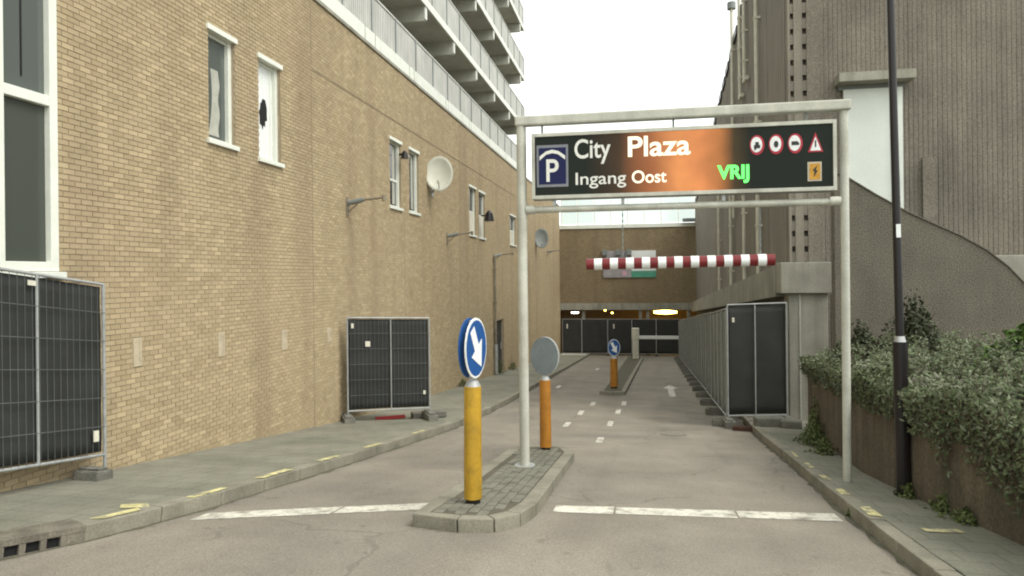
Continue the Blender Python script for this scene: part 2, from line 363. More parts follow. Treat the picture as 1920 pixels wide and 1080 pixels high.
# worn yellow paint on kerbs and paving
def ymark(side, y, ln, off=.01, wid=.13, par=None):
    f = kl if side < 0 else kr; s = side
    x1, x2 = f(y)+s*off, f(y+ln)+s*off
    ground_quad('yellow_paint_mark', M_yellow_paint, [(x1+s*random.uniform(0,.025), y+random.uniform(-.04,.04)), (x1+s*wid*random.uniform(.75,1), y+random.uniform(-.03,.06)), (x2+s*wid*random.uniform(.75,1), y+ln+random.uniform(-.06,.03)), (x2+s*random.uniform(0,.025), y+ln+random.uniform(-.06,.03))], KH+.0065, par, 3)
for y, ln, off, wid in [(4.95,.42,.02,.13),(5.9,.5,.02,.13),(7.0,.6,.02,.12),(8.3,.55,.02,.12),(9.7,.6,.03,.1),(11.6,.7,.03,.1)]: ymark(-1, y, ln, off, wid, pl)
ground_quad('yellow_paint_mark', M_yellow_paint, [(-4.52,5.36), (-4.30,5.46), (-4.42,5.6), (-4.62,5.5)], KH+.001, pl, 2)
for y, ln, off, wid in [(6.75,.42,.03,.14),(7.75,.4,.03,.12),(8.65,.35,.05,.1),(9.6,.5,.05,.09),(10.7,.55,.05,.08)]: ymark(1, y, ln, off, wid, pr)
ground_quad('yellow_paint_mark', M_yellow_paint, [(2.32,6.25), (2.62,6.3), (2.6,6.42), (2.3,6.38)], KH+.001, pr, 2)
ground_quad('pale_kerb_strip', M_white_paint, [(-5.9,50.5), (-3.95,50.5), (-3.95,53.2), (-5.9,53.2)], KH+.003, pl, 3)

M_grime = mat('gutter_grime', (.105,.098,.066), .95, .3, 5, 60, .25, .6, 60)
for f, sgn in ((kl, 1), (kr, -1)):
    vs = []; fs = []; y = 2.5; k = 0
    while y < 52:
        x = f(y)-sgn*.01; wd = .035+.055*random.random()*(1.4 if random.random() < .2 else 1); vs += [(x, y, g(x, y)+.003), (x+sgn*wd, y, g(x+sgn*wd, y)+.0025)]
        if k: fs.append((2*k-2, 2*k-1, 2*k+1, 2*k))
        y += .16; k += 1
    MB().add(vs, fs).build('gutter_grime', M_grime, road)
mh = empty('manhole_cover', mtx=frame_on(.62, 14.2, 0, 1, .002)); tag(mh, 'round worn iron manhole cover in the ramp lane beneath the sign', 'manhole')
o = MB().tube((0,0,-.05), (0,0,.004), .27, 28); o.build('rim', mat('worn_iron', (.17,.155,.13), .8, .2), mh)
o = MB().tube((0,0,.0035), (0,0,.009), .23, 28); o.build('lid', mat('worn_iron_lid', (.195,.178,.148), .8, .3, 20), mh)
# kerb gully inlet, near left
gi = empty('gully_inlet', mtx=frame_on(-4.70, 3.85, .42, 1.0, KH-.005))
tag(gi, 'rusty kerb drain inlet with three dark slots at the kerb corner', 'drain')
b = MB(); b.box(0, 1.0, 0, .26, -.045, .012); b.box(0, 1.0, 0, .03, -.3, -.13)
for k in range(4): b.box(.40+k*.14, .40+k*.14+.045, 0, .03, -.13, -.045)
b.box(0, .4, 0, .03, -.13, -.045); b.box(.865, 1.0, 0, .03, -.13, -.045)
M_rust = mat('rusty_cast_iron', (.15,.135,.105), .85, .3, 6, 50, .2, .5, 60)
b.build('cast_body', M_rust, gi, bevel=.006)
MB().box(.02, .98, .035, .24, -.29, -.05).build('throat', M_dark, gi)

# ---------------------------------------------------------------- traffic islands
def island(name, outline, label, stones, kerbw=.15, hgt=.12, x0=0, x1=0, y0=0, y1=0):
    root = empty(name, (0, 0, 0)); tag(root, kind='structure')
    n = len(outline); P = [Vector((p[0], p[1], 0)) for p in outline]
    def inner(i):
        a, p, c = P[i-1], P[i], P[(i+1) % n]; d = ((p-a).normalized()+(c-p).normalized()).normalized(); nn = Vector((-d.y, d.x, 0)); return p+nn*kerbw
    I = [inner(i) for i in range(n)]
    for i in range(n):                      # each kerb stone its own piece
        a, c, ia, ic = P[i], P[(i+1) % n], I[i], I[(i+1) % n]; gp = .006
        dd = (c-a).normalized()*gp; a, c, ia, ic = a+dd, c-dd, ia+dd*.7, ic-dd*.7
        ch = .02
        mb = MB(); ring = [a, c, ic, ia]
        mb.hexa([(p.x, p.y, g(p.x, p.y)-.12) for p in ring]+[(p.x, p.y, g(p.x, p.y)+hgt) for p in ring])
        mb.build('kerb_stone', M_kerb, root, bevel=.012)
    mb = MB(); mb.add([(p.x, p.y, g(p.x, p.y)+hgt-.012) for p in I], [tuple(range(n))]); mb.build('bedding', mat('bedding_sand', (.10,.09,.065), .95), root)
    if stones:
        sl_, sw = stones; me = None; xs = x0; k = 0
        while xs+sw <= x1+1e-6:
            y = y0-(k % 2)*sl_*.5
            while y+sl_ < y1:
                if y >= y0-.01 and not any(False for _ in ()):
                    cx, cy = xs+sw/2, y+sl_/2
                    if inside(I, cx, cy, sw*.4, sl_*.42):
                        m = frame_on(cx, cy, 0, 1, hgt+random.uniform(-.006, .004))
                        if me is None:
                            o = MB().box(-sl_/2+.005, sl_/2-.005, -sw/2+.005, sw/2-.005, -.06, 0).build('paving_stone', M_islst, root, bevel=.006); me = o.data
                        else: o = link('paving_stone', me, root)
                        o.matrix_local = m @ Matrix.Rotation(R(random.uniform(-1.2, 1.2)), 4, 'Z')
                y += sl_
            xs += sw; k += 1
    return root
def inside(poly, x, y, dx, dy):
    def pin(px, py):
        r = False; n = len(poly)
        for i in range(n):
            a, b_ = poly[i], poly[(i+1) % n]
            if (a.y > py) != (b_.y > py) and px < (b_.x-a.x)*(py-a.y)/(b_.y-a.y)+a.x: r = not r
        return r
    return all(pin(x+sx*dx, y+sy*dy) for sx in (-1, 1) for sy in (-1, 1))
ol = [(-1.98,5.80),(-1.55,5.70),(-1.24,5.78),(-1.06,6.05),(-.99,6.5)]+[(-.985+.002*k, 6.5+.74*(k+1)) for k in range(5)]+[(-1.15,10.72),(-1.5,10.85),(-1.85,10.7)]+[(-1.97, 10.3-.75*k) for k in range(6)]
isl1 = island('traffic_island', ol, '', (.2, .098), x0=-1.83, x1=-1.12, y0=5.9, y1=10.7)
ol2 = [(-1.32,22.4),(-.9,22.2),(-.5,22.4)]+[(-.5+.026*(y-22.4), y) for y in np.arange(24.5, 49, 2.0)]+[(.0,49.6),(-.5,49.8),(-1.0,49.4)]+[(-1.02-.012*(49-y), y) for y in np.arange(48., 23.5, -2.0)]
isl2 = island('traffic_island', ol2, '', None, x0=0)

# ---------------------------------------------------------------- left building
def wy(b, y0, y1, z0, z1, x0, x1, mi=0): return b.box(x0, x1, y0, y1, z0, z1, mi)
bld = empty('apartment_building', (WX, 20, -1.3)); BO = Vector((-WX, -20, 1.3))
tag(bld, 'long sand brick building with stacked open galleries above its wall', 'building')
def bl(mb, name, m, parent=bld, bevel=0.0, smooth=False):
    o = mb.build(name, m, parent, smooth, bevel)
    if parent is bld: o.location = BO
    return o
# openings: y0,y1,z0,z1
WIN = {'w1':(9.13,9.80,4.45,6.05),'w2':(10.49,11.19,4.40,6.05),'w3':(16.57,17.40,4.20,5.88),'w4':(18.05,18.87,4.20,5.88),
       'w5':(24.80,25.85,3.95,5.72),'w6':(26.35,27.38,3.93,5.70),'w7':(32.9,34.4,3.94,5.34)}
OPEN = list(WIN.values())+[(4.9,6.44,2.50,8.5), (28.95,31.1,-2.2,.45)]
WY0, WY1, WZ0, WZ1 = -1.0, 54.0, -5.0, 7.84
ysb = sorted({WY0, WY1, *[v for o in OPEN for v in o[:2]]}); zsb = sorted({WZ0, WZ1, *[min(v, WZ1) for o in OPEN for v in o[2:]]})
mb = MB()
for i in range(len(ysb)-1):
    for j in range(len(zsb)-1):
        cy, cz = (ysb[i]+ysb[i+1])/2, (zsb[j]+zsb[j+1])/2
        if any(o[0] < cy < o[1] and o[2] < cz < o[3] for o in OPEN): continue
        mb.add([(WX-.008, ysb[i], zsb[j]), (WX-.008, ysb[i+1], zsb[j]), (WX-.008, ysb[i+1], zsb[j+1]), (WX-.008, ysb[i], zsb[j+1])], [(0,1,2,3)])
for o in OPEN:                             # reveals
    y0, y1, z0, z1 = o; z1 = min(z1, WZ1); xa, xb = WX-.008, WX-.22
    mb.add([(xa,y0,z0),(xb,y0,z0),(xb,y0,z1),(xa,y0,z1)], [(0,1,2,3)]); mb.add([(xa,y1,z0),(xb,y1,z0),(xb,y1,z1),(xa,y1,z1)], [(0,1,2,3)])
    mb.add([(xa,y0,z0),(xb,y0,z0),(xb,y1,z0),(xa,y1,z0)], [(0,1,2,3)]); mb.add([(xa,y0,z1),(xb,y0,z1),(xb,y1,z1),(xa,y1,z1)], [(0,1,2,3)])
mb.box(WX-6, WX-.3, WY0, WY1, WZ0, WZ1-.05)
bl(mb, 'wall', M_mortar)
# bricks
bricks = []; jn = .010
rows = range(int(math.floor(WZ0/HB)), int(WZ1/HB)); SPLIT = 54.0
for r in rows:
    z0, z1 = r*HB+jn/2, (r+1)*HB-jn/2
    off = -.5*(abs(r) % 2)
    n0 = int(math.floor(WY0/LB)); n1 = int(SPLIT/LB)
    zmid = (z0+z1)/2
    for n in range(n0, n1):
        ya = (n+off)*LB+jn/2; yb = ya+LB-jn
        if ya < WY0 or zmid < g(-5, ya)-.05: continue
        if ya < 3.5 or (zmid > 2.4+yb*.66+.6): continue       # never in sight, plain wall there
        segs = [(ya, yb)]
        for o in OPEN:
            if o[2]-.002 < z1 and z0 < o[3]:
                ns = []
                for a, c in segs:
                    if c <= o[0] or a >= o[1]: ns.append((a, c)); continue
                    if a < o[0]-.02: ns.append((a, o[0]))
                    if c > o[1]+.02: ns.append((o[1], c))
                segs = ns
        for a, c in segs: bricks.append((a, c, z0, z1))
bricks.sort(key=lambda t: (0 if (t[1]-t[0] > LB-jn-1e-4 and t[0] > 6.62 and not (t[0] < 6.9 and t[2] < 2.4) and -.05 < t[2] < 2.6+.42*t[0]) else 1, t[0]**2+(t[2]-2.4)**2))
near = bricks[:300]; rest = np.array(bricks[300:])
bm_ = None
for a, c, z0, z1 in near:
    if bm_ is None:
        o = MB().box(-.014, 0, 0, LB-jn, 0, HB-jn).build('brick', M_brick, bld); bm_ = o.data
    else: o = link('brick', bm_, bld)
    o.location = BO+Vector((WX+random.uniform(-.002, .0025), a, z0))
n = len(rest); fx = WX+rng.uniform(-.002, .0025, n)
v = np.zeros((n, 8, 3)); A, C, Z0, Z1 = rest.T
for k, (yy, zz) in enumerate(((A, Z0), (C, Z0), (C, Z1), (A, Z1))):
    v[:, k, 0] = fx; v[:, k, 1] = yy; v[:, k, 2] = zz
    v[:, k+4, 0] = WX-.014; v[:, k+4, 1] = yy; v[:, k+4, 2] = zz
base = np.array([[0,1,2,3],[0,4,5,1],[1,5,6,2],[2,6,7,3],[3,7,4,0]])
F = (np.arange(n)[:, None, None]*8+base[None]).reshape(-1, 4)
me = bpy.data.meshes.new('brick_field'); me.vertices.add(n*8); me.vertices.foreach_set('co', v.reshape(-1))
me.loops.add(F.size); me.loops.foreach_set('vertex_index', F.reshape(-1)); me.polygons.add(len(F)); me.polygons.foreach_set('loop_start', np.arange(0, F.size, 4)); me.polygons.foreach_set('loop_total', np.full(len(F), 4))
me.polygons.foreach_set('use_smooth', np.zeros(len(F), dtype=bool)); me.update(); me.validate(); me.materials.append(M_brick)
o = link('brick_field', me, bld); o.location = BO; o['kind'] = 'stuff'

# windows
def window(y0, y1, z0, z1, style):
    fw = .055; xg = WX-.09
    wnd = MB(); wnd.box(xg-.05, xg, y0, y0+fw, z0, z1); wnd.box(xg-.05, xg+.03, y1-fw-.03, y1, z0, z1); wnd.box(xg-.05, xg, y0+fw, y1-fw-.03, z0, z0+fw); wnd.box(xg-.05, xg, y0+fw, y1-fw-.03, z1-fw, z1)
    if style in ('split', 'cream'):
        zc = z0+(z1-z0)*(.42 if style == 'split' else .5); wnd.box(xg-.045, xg-.005, y0+fw, y1-fw, zc-.03, zc+.03)
    fr = bl(wnd, 'window', M_white)
    s = MB(); s.box(xg-.01, WX+.05, y0-.05, y1+.05, z0-.07, z0-.0); s.build('sill', M_white, fr, bevel=.008)
    s = MB(); s.box(WX-.08, WX+.03, y0-.04, y1+.05, z1-.005, z1+.075); s.build('lintel', M_white, fr, bevel=.006)
    gm = {'curtain': M_pane, 'white': M_signw, 'split': M_pane2, 'dark': M_pane2, 'cream': M_pane2}[style]
    MB().box(xg-.04, xg-.03, y0+fw, y1-fw, z0+fw, z1-fw).build('pane', gm, fr)
    if style == 'curtain':
        pts = []
        for i in range(15):
            t = i/14; yy = y0+.16+.12*math.sin(t*2.3)*(1-t*.3); pts.append((yy, z0+.1+t*1.0))
        c = MB(); k = len(pts); vs = [(xg-.028, p[0], p[1]) for p in pts]+[(xg-.028, y0+.43-.02*math.sin(i), p[1]*1) for i, p in enumerate(pts)]
        c.add(vs, [(i, i+1, k+i+1, k+i) for i in range(k-1)]); c.build('curtain', M_curtain, fr)
    if style == 'white':                   # boarded pane with a ragged hole
        c = MB(); vs = []
        for i in range(18):
            a = 2*math.pi*i/18; rr = 1+.25*math.sin(3.1*i)+.12*math.sin(7*i); vs.append((xg-.027, y0+.33+.12*rr*math.cos(a), (z0+z1)/2-.02+.25*rr*math.sin(a)))
        c.add(vs, [tuple(range(18))]); c.build('broken_hole', M_dark, fr)
        s = MB(); s.box(xg-.03, xg-.012, y1-.18, y1-.15, z0+fw, z1-fw); s.build('glazing_bead', M_white, fr)
    if style == 'cream':
        MB().box(xg-.03, xg-.008, y0+fw, y1-fw, z0+fw, z0+(z1-z0)*.5-.03).build('infill_panel', M_offw, fr)
    if style in ('split', 'dark'):
        MB().box(xg-.03, xg-.026, y0+fw+.42, y1-fw-.12, z0+.1, z1-.1).build('curtain', M_curtain, fr)
    return fr
for k, st in (('w1','curtain'),('w2','white'),('w3','split'),('w4','dark'),('w5','cream'),('w6','cream'),('w7','cream')): window(*WIN[k], st)
# tall glazed bay above the near fence
fr = MB()
for y0, y1 in ((4.9,5.0),(5.73,5.80),(6.34,6.44)): fr.box(WX-.10, WX+.02, y0, y1, 2.5, 7.8)
for z0, z1 in ((2.5,2.60),(4.25,4.36),(6.0,6.1)):
    for y0, y1 in ((5.0,5.73),(5.80,6.34)): fr.box(WX-.10, WX+.018, y0, y1, z0, z1)
bay = bl(fr, 'window', M_white, bevel=.008); bay['label'] = 'tall white framed glazing'
MB().box(WX-.12, WX+.06, 4.85, 6.5, 2.43, 2.495).build('sill', M_white, bay, bevel=.006)
for y0, y1 in ((5.0,5.73),(5.80,6.34)):
    MB().box(WX-.07, WX-.05, y0, y1, 2.6, 4.25).build('infill_panel', M_panel, bay)
    MB().box(WX-.07, WX-.05, y0, y1, 4.36, 6.0).build('pane', M_pane, bay)
    MB().box(WX-.07, WX-.05, y0, y1, 6.1, 7.8).build('pane', M_pane, bay)
MB().box(WX-.05, WX-.04, 6.05, 6.065, 4.5, 6.0).build('blind_cord', M_black, bay)
# street door
d = bl(MB().box(WX-.16, WX-.11, 28.98, 31.05, -2.0, .42), 'door', M_board)
MB().box(WX-.11, WX-.07, 30.85, 30.9, -.9, -.6).build('handle', M_gal, d)
M_vent = mat('vent_cement', (.47,.40,.285), .9, .15, 6, 40, .1)
# small cream wall vents
for y0, y1, z0, z1 in ((7.545,7.69,1.33,1.68),(9.29,9.45,1.25,1.6),(11.13,11.32,1.15,1.5),(12.92,13.1,1.12,1.4)):
    v_ = MB(); t_ = .022; v_.box(WX, WX+.012, y0, y0+t_, z0, z1); v_.box(WX, WX+.012, y1-t_*1.6, y1, z0, z1); v_.box(WX, WX+.012, y0+t_, y1-t_*1.6, z1-.05, z1); v_.box(WX, WX+.012, y0+t_, y1-t_*1.6, z0, z0+.06)
    v_.box(WX-.002, WX+.006, y0+t_, y1-t_*1.6, z0+.06, z1-.05)
    bl(v_, 'wall_vent', M_vent)
for yj, z0, z1 in ((12.35,-.6,7.7),(17.62,-1.1,4.1),(23.4,-1.5,7.7),(25.95,-1.7,3.8),(35.5,-2.4,7.7)):
    bl(MB().box(WX-.004, WX+.004, yj, yj+.022, z0, z1), 'movement_joint', M_joint)
bl(MB().box(WX-.004, WX+.006, 12.4, 53.9, 6.40, 6.425), 'movement_joint', M_joint)
# roof edge band of the brick wall + galleries
GY0, GY1 = 4.0, 37.6; BACK = WX-1.55
bandz = [(WZ1, WZ1+.34)]
s = MB(); y = 3.0; k = 0
cop = bl(MB().box(WX-.12, WX+.035, 3.0, 54.0, WZ1-.06, WZ1+.01), 'coping', M_conc)
seg = [3.0,6.2,9.4,12.5,15.0,15.62,18.1,18.5,21.7,22.0,24.8,25.1,28.1,28.4,31.9,32.2,35.0,37.7]
for a, c in zip(seg[:-1], seg[1:]):
    bl(MB().box(WX-.06, WX+.03, a+.035, c-.035, WZ1+.012, WZ1+.33), 'edge_board', M_slabw, bevel=.01)
levels = [WZ1+.1, 10.50, 13.2, 15.95, 18.6]
FIN = [7.0,10.1,13.3,16.5,19.7,22.86,26.14,29.5,33.0,36.4]
for li, z in enumerate(levels):
    y0 = 4.0 if li < 2 else 10.0
    slab = bl(MB().box(BACK-.2, WX-.07 if li == 0 else WX+.0, y0, GY1, z-.1, z+.05), 'gallery_slab', M_soffit)
    if li > 0:
        MB().box(WX+.0, WX+.05, y0, GY1+.03, z-.13, z+.10).build('edge_board', M_slabw, slab)
    # balustrade bays with posts
    yb = y0; bay_w = 1.64; zb0, zb1 = (z+.28 if li == 0 else z+.14), z+1.12
    while yb < GY1-.2:
        e = min(yb+bay_w, GY1); p = MB(); yy = yb+.05
        while yy < e-.08:
            p.box(WX-.045, WX-.02, yy, yy+.085, zb0, zb1); yy += .115
        p.box(WX-.06, WX-.045, yb, e, zb0+.05, zb0+.09); p.box(WX-.06, WX-.045, yb, e, zb1-.1, zb1-.06)
        p.build('balustrade_panel', M_balu, slab)
        MB().box(WX-.06, WX+.005, e-.02, e+.03, zb0-.1, zb1+.03).build('balustrade_post', M_balud, slab)
        yb = e
    MB().box(WX-.07, WX+.0, y0, GY1, zb1+.001, zb1+.05).build('handrail', M_balu, slab)
    MB().box(BACK, WX-.07, GY1-.03, GY1, zb0, zb1).build('end_screen', M_screen, slab)
    if li > 0:
        for f in FIN:
            if f < y0: continue
            MB().box(BACK, WX-.02, f-.08, f+.08, z-.55, z-.1).build('cross_beam', M_soffit, slab)
            MB().box(WX-.02, WX+.02, f-.09, f+.09, z-.50, z-.135).build('beam_cap', M_slabw, slab)
up = MB(); up.box(BACK-4, BACK, 3.0, GY1, WZ1+.05, 22)
fac = bl(up, 'gallery_facade', M_facade)
for li, z in enumerate(levels):
    for f in FIN:
        if f > GY1-2: continue
        MB().box(BACK+.001, BACK+.02, f+.35, f+1.25, z+.05, z+2.1).build('door', M_white if (int(f)+li) % 3 else M_board, fac)
        MB().box(BACK+.001, BACK+.02, f+1.45, f+2.6, z+.9, z+2.1).build('window', M_pane2, fac)

# things fixed to the brick wall
def wall_arm(y, z, lamp, label):
    t = empty('wall_bracket', (WX, y, z)); tag(t, label, 'bracket', 'metal arms sticking out of the brick wall')
    MB().box(-.02, .03, -.05, .05, -.28, .12).build('wall_plate', M_brownmetal, t, bevel=.006)
    b_ = MB(); b_.tube((.02,0,.03), (.88,0,.10), .028); b_.tube((.03,0,-.2), (.32,0,.04), .016); b_.build('arm', M_brownmetal, t, True)
    b_ = MB(); b_.tube((.05,0,.0), (.38,0,.06), .055); b_.build('sleeve', M_gal if lamp else M_balud, t, True)
    b_ = MB(); b_.tube((.84,0,.02), (.84,0,.14), .045); b_.build('end_cap', M_brownmetal, t, True)
    return t
wall_arm(13.94, 4.0, 0, 'rusty metal bracket arm on brick wall between the boarded and curtained windows')
wall_arm(21.75, 3.72, 0, 'rusty metal bracket arm on brick wall just beyond the large satellite dish')
wall_arm(28.97, 3.27, 1, 'metal bracket arm with pale sleeve above the downpipe')
wall_arm(46.5, 4.0, 0, 'small metal bracket arm on brick wall near the garage entrance')
def dish(y, z, rx, rz, out_, col, label, face):
    t = empty('satellite_dish', (WX, y, z)); tag(t, label, 'satellite dish', 'satellite dishes on the brick wall')
    nx, nr = 28, 6; vs = [(0,0,0)]; fs = []
    for j in range(1, nr+1):
        for i in range(nx):
            a = 2*math.pi*i/nx; q = j/nr; vs.append((rx*q*math.cos(a), -.14*q*q, rz*q*math.sin(a)))
    for i in range(nx): fs.append((0, 1+i, 1+(i+1) % nx))
    for j in range(nr-1):
        for i in range(nx): fs.append((1+j*nx+i, 1+(j+1)*nx+i, 1+(j+1)*nx+(i+1) % nx, 1+j*nx+(i+1) % nx))
    o = MB().add(vs, fs).build('reflector', col, t, True); sd = o.modifiers.new('thickness', 'SOLIDIFY'); sd.thickness = .015
    o.matrix_local = Matrix.Translation((out_, -.02, 0)) @ Matrix.Rotation(R(face), 4, 'Z') @ Matrix.Rotation(R(-12), 4, 'X')
    b_ = MB(); b_.tube((0,.25,-.22), (out_, .08, -.12), .028); b_.tube((0,.25,-.5), (out_*.8,.10,-.15), .02); b_.build('wall_mount', M_brownmetal, t, True)
    f = Matrix.Rotation(R(face), 4, 'Z') @ Vector((0,-.5,-.28)); f0 = Matrix.Rotation(R(face), 4, 'Z') @ Vector((0,-.05,-rz*.9))
    b_ = MB(); b_.tube((out_+f0.x, f0.y, f0.z), (out_+f.x, f.y, f.z), .014); b_.build('feed_arm', M_gal, t, True)
    b_ = MB(); b_.tube((out_+f.x, f.y, f.z-.03), (out_+f.x, f.y, f.z+.06), .04); b_.build('feed_horn', M_dish, t, True)
    MB().box(-.01, .02, .15, .35, -.6, -.1).build('wall_plate', M_gal, t)
dish(19.9, 5.42, .41, .55, .32, M_dish, 'large pale satellite dish on brick wall beside the window pair', 12)
dish(41.3, 4.62, .42, .62, .35, M_balud, 'dark grey satellite dish on brick wall close to the garage entrance', 10)
def wlamp(y, z, s, label):
    t = empty('wall_lamp', (WX, y, z)); tag(t, label, 'lamp', 'dark lamps on the brick wall')
    b_ = MB(); b_.tube((.0,0,0), (.22*s,0,.0), .03); b_.build('stem', M_black, t, True)
    b_ = MB(); b_.tube((.2*s,0,-.14*s), (.2*s,0,.05*s), .13*s, 14, .09*s); b_.build('lamp_shade', M_black, t, True)
    b_ = MB(); b_.tube((.2*s,0,.05*s), (.2*s,0,.12*s), .09*s, 14, .03*s); b_.build('lamp_cap', M_black, t, True)
wlamp(17.25, 5.60, .8, 'small dark wall lamp between the two narrow windows beside the large dish')
wlamp(26.75, 4.80, 1.6, 'big dark wall lamp beside the cream panelled windows')
t = empty('downpipe', (WX, 28.85, -1.75)); tag(t, 'dark rainwater downpipe with grey lower sleeve beside street door', 'downpipe')
MB().tube((.09,0,1.2), (.09,0,5.0), .05, 12).build('pipe', M_brownmetal, t, True)
MB().tube((.10,0,0), (.10,0,1.25), .085, 12).build('lower_sleeve', M_gal, t, True)
for z in (1.7, 3.0, 4.4): MB().box(0, .16, -.08, .08, z, z+.05).build('pipe_clamp', M_brownmetal, t)

# ---------------------------------------------------------------- right-hand building
SA, SB = Vector((3.42, 17.0)), Vector((4.15, 54.0))
rbd = empty('concrete_building', (4.0, 17.0, -1.0)); RBO = Vector((-4.0, -17.0, 1.0))
tag(rbd, 'brown grey ribbed concrete building with sloping roofline beside ramp', 'building')
def rb(mb, name, m, parent=rbd, bevel=0.0):
    o = mb.build(name, m, parent, False, bevel)
    if parent is rbd: o.location = RBO
    return o
roofz = lambda y: 11.6-.137*(y-24.5)
sx = lambda y: SA.x+(SB.x-SA.x)*(y-17)/37
# side wall: tall panels each with its own joint
edges = list(np.arange(17.35, 54.1, 2.62)); edges[-1] = 54.0
core = MB(); core.hexa([(sx(17)+.05,17.3,-5),(14,17.3,-5),(14,54,-5),(sx(54)+.05,54,-5),(sx(17)+.05,17.3,roofz(17)-.1),(14,17.3,roofz(17)-.1),(14,54,roofz(54)-.1),(sx(54)+.05,54,roofz(54)-.1)])
rb(core, 'wall_core', M_side)
for a, c in zip(edges[:-1], edges[1:]):
    mbp = MB(); nrib = 9
    for i in range(nrib):
        ya = a+.03+(c-a-.06)*i/nrib; yb = a+.03+(c-a-.06)*(i+.86)/nrib
        mbp.hexa([(sx(ya),ya,-4.8),(sx(ya)+.09,ya,-4.8),(sx(yb)+.09,yb,-4.8),(sx(yb),yb,-4.8),(sx(ya),ya,roofz(ya)),(sx(ya)+.09,ya,roofz(ya)),(sx(yb)+.09,yb,roofz(yb)),(sx(yb),yb,roofz(yb))])
    rb(mbp, 'wall_panel', M_side)
# roof edge flashing, short dark pieces
y = 17.4
while y < 53:
    y2 = y+.95; q = MB(); q.hexa([(sx(y)-.07,y,roofz(y)-.14),(sx(y)+.05,y,roofz(y)-.14),(sx(y)+.05,y2,roofz(y2)-.14),(sx(y)-.07,y2,roofz(y2)-.14),(sx(y)-.07,y,roofz(y)+.14),(sx(y)+.05,y,roofz(y)+.14),(sx(y)+.05,y2,roofz(y2)+.14),(sx(y)-.07,y2,roofz(y2)+.14)])
    rb(q, 'roof_flashing', M_black); y += 1.5
# sloping ledge beam along the side, front beam and pillar
lz = lambda y: 2.62-.062*(y-16.3)
for a, c in zip([16.96]+list(np.arange(20, 54, 4.)), list(np.arange(20, 54, 4.))+[54.]):
    q = MB(); q.hexa([(sx(a)-.33,a+.02,lz(a)-.72),(sx(a)-.003,a+.02,lz(a)-.72),(sx(c)-.003,c,lz(c)-.72),(sx(c)-.33,c,lz(c)-.72),(sx(a)-.33,a+.02,lz(a)),(sx(a)-.003,a+.02,lz(a)),(sx(c)-.003,c,lz(c)),(sx(c)-.33,c,lz(c))])
    rb(q, 'ledge_beam', M_conc)
rb(MB().box(3.09, 4.16, 16.3, 16.95, 1.95, 2.64), 'front_beam', M_conc, bevel=.015)
rb(MB().box(3.27, 4.10, 16.4, 16.9, -1.3, 1.949), 'pillar', M_conc, bevel=.02)
q = MB(); q.box(3.27+.22, 3.27+.25, 16.385, 16.399, -1.2, 1.93); rb(q, 'cable_trunking', M_soffit)
# front wall: fine vertical ribs built as one profile per panel
for x0, x1 in ((4.12,6.0),(6.003,8.6),(8.603,11.2),(11.203,13.9)):
    pan = MB(); xs = np.arange(x0, x1, .10)
    prof = []
    for x in xs: prof += [(x, 17.010), (x+.06, 17.010), (x+.072, 17.02), (x+.088, 17.02)]
    prof.append((x1, 17.02)); k = len(prof)
    zt = 12.4
    vs = [(p[0], p[1], -1.5) for p in prof]+[(p[0], p[1], zt) for p in prof]
    pan.add(vs, [(i, i+1, k+i+1, k+i) for i in range(k-1)]); pan.box(x0, x1, 17.03, 17.28, -1.5, zt)
    rb(pan, 'ribbed_panel', M_rib)
# toothed corner: two joints with interlocking blocks
rb(MB().box(3.43, 4.115, 17.13, 17.29, 2.65, 12.4), 'corner_core', M_rib)
for x0, x1 in ((3.42,3.475),(3.555,3.74),(3.835,4.113)): rb(MB().box(x0, x1, 16.99, 17.129, 2.65, 12.4), 'corner_strip', M_side if x0 < 3.8 else M_rib)
for x0, x1 in ((3.477,3.553),(3.742,3.833)):
    z = 2.66
    while z < 12.2:
        rb(MB().box(x0, x1, 17.0, 17.129, z, z+.23), 'corner_block', M_rib); z += .36
# white door with canopy above the steps
dr = rb(MB().box(4.60, 5.62, 16.9, 16.965, 3.3, 6.56), 'door', M_door, bevel=.006)
MB().box(5.62, 5.83, 16.88, 16.965, 3.3, 6.56).build('side_panel', M_door, dr)
MB().box(5.615, 5.635, 16.86, 16.899, 3.3, 6.56).build('door_stile', M_gal, dr)
MB().box(5.70, 5.73, 16.82, 16.88, 4.3, 4.55).build('handle', M_black, dr)
rb(MB().box(4.42, 6.0, 16.55, 16.97, 6.66, 6.86), 'door_canopy', M_conc, bevel=.01)
rb(MB().box(4.5, 5.9, 16.93, 16.975, 6.56, 6.659), 'door_head', M_balud)
rb(MB().box(6.25, 6.55, 16.94, 17.0, 2.0, 4.95), 'pilaster', M_rib, bevel=.006)
rb(MB().box(7.05, 11, 15.6, 16.97, 1.2, 2.72), 'stair_landing', M_conc, bevel=.02)
# pipes on side wall
def rpipe(y, z0, z1, hook, label):
    x = sx(y); t = empty('wall_pipe', (x, y, z0)); tag(t, label, 'pipe', 'pale pipes on the concrete side wall')
    b_ = MB(); b_.tube((-.12,0,0), (-.12,0,z1-z0), .06, 10); b_.build('pipe', M_offw, t, True)
    if hook: b_ = MB(); b_.tube((-.12,-.0,.0), (-.12,-.55,.0), .07, 10); b_.build('outlet_elbow', M_offw, t, True)
    for k in range(3): MB().box(-.19, .0, -.07, .07, (z1-z0)*(.2+.3*k), (z1-z0)*(.2+.3*k)+.06).build('pipe_clamp', M_offw, t)
rpipe(27.3, 4.5, 12.4, 0, 'pale pipe rising past the roof edge with dark cowl on top')
o = MB(); x = sx(27.3); o.tube((-.12,0,7.9), (-.12,0,8.15), .16, 12); co = o.build('cowl', M_balud, [c for c in bpy.data.objects if c.name == 'wall_pipe'][0], True)
rpipe(23.8, 8.7, 12.0, 1, 'short pale pipe ending in an elbow on concrete wall')
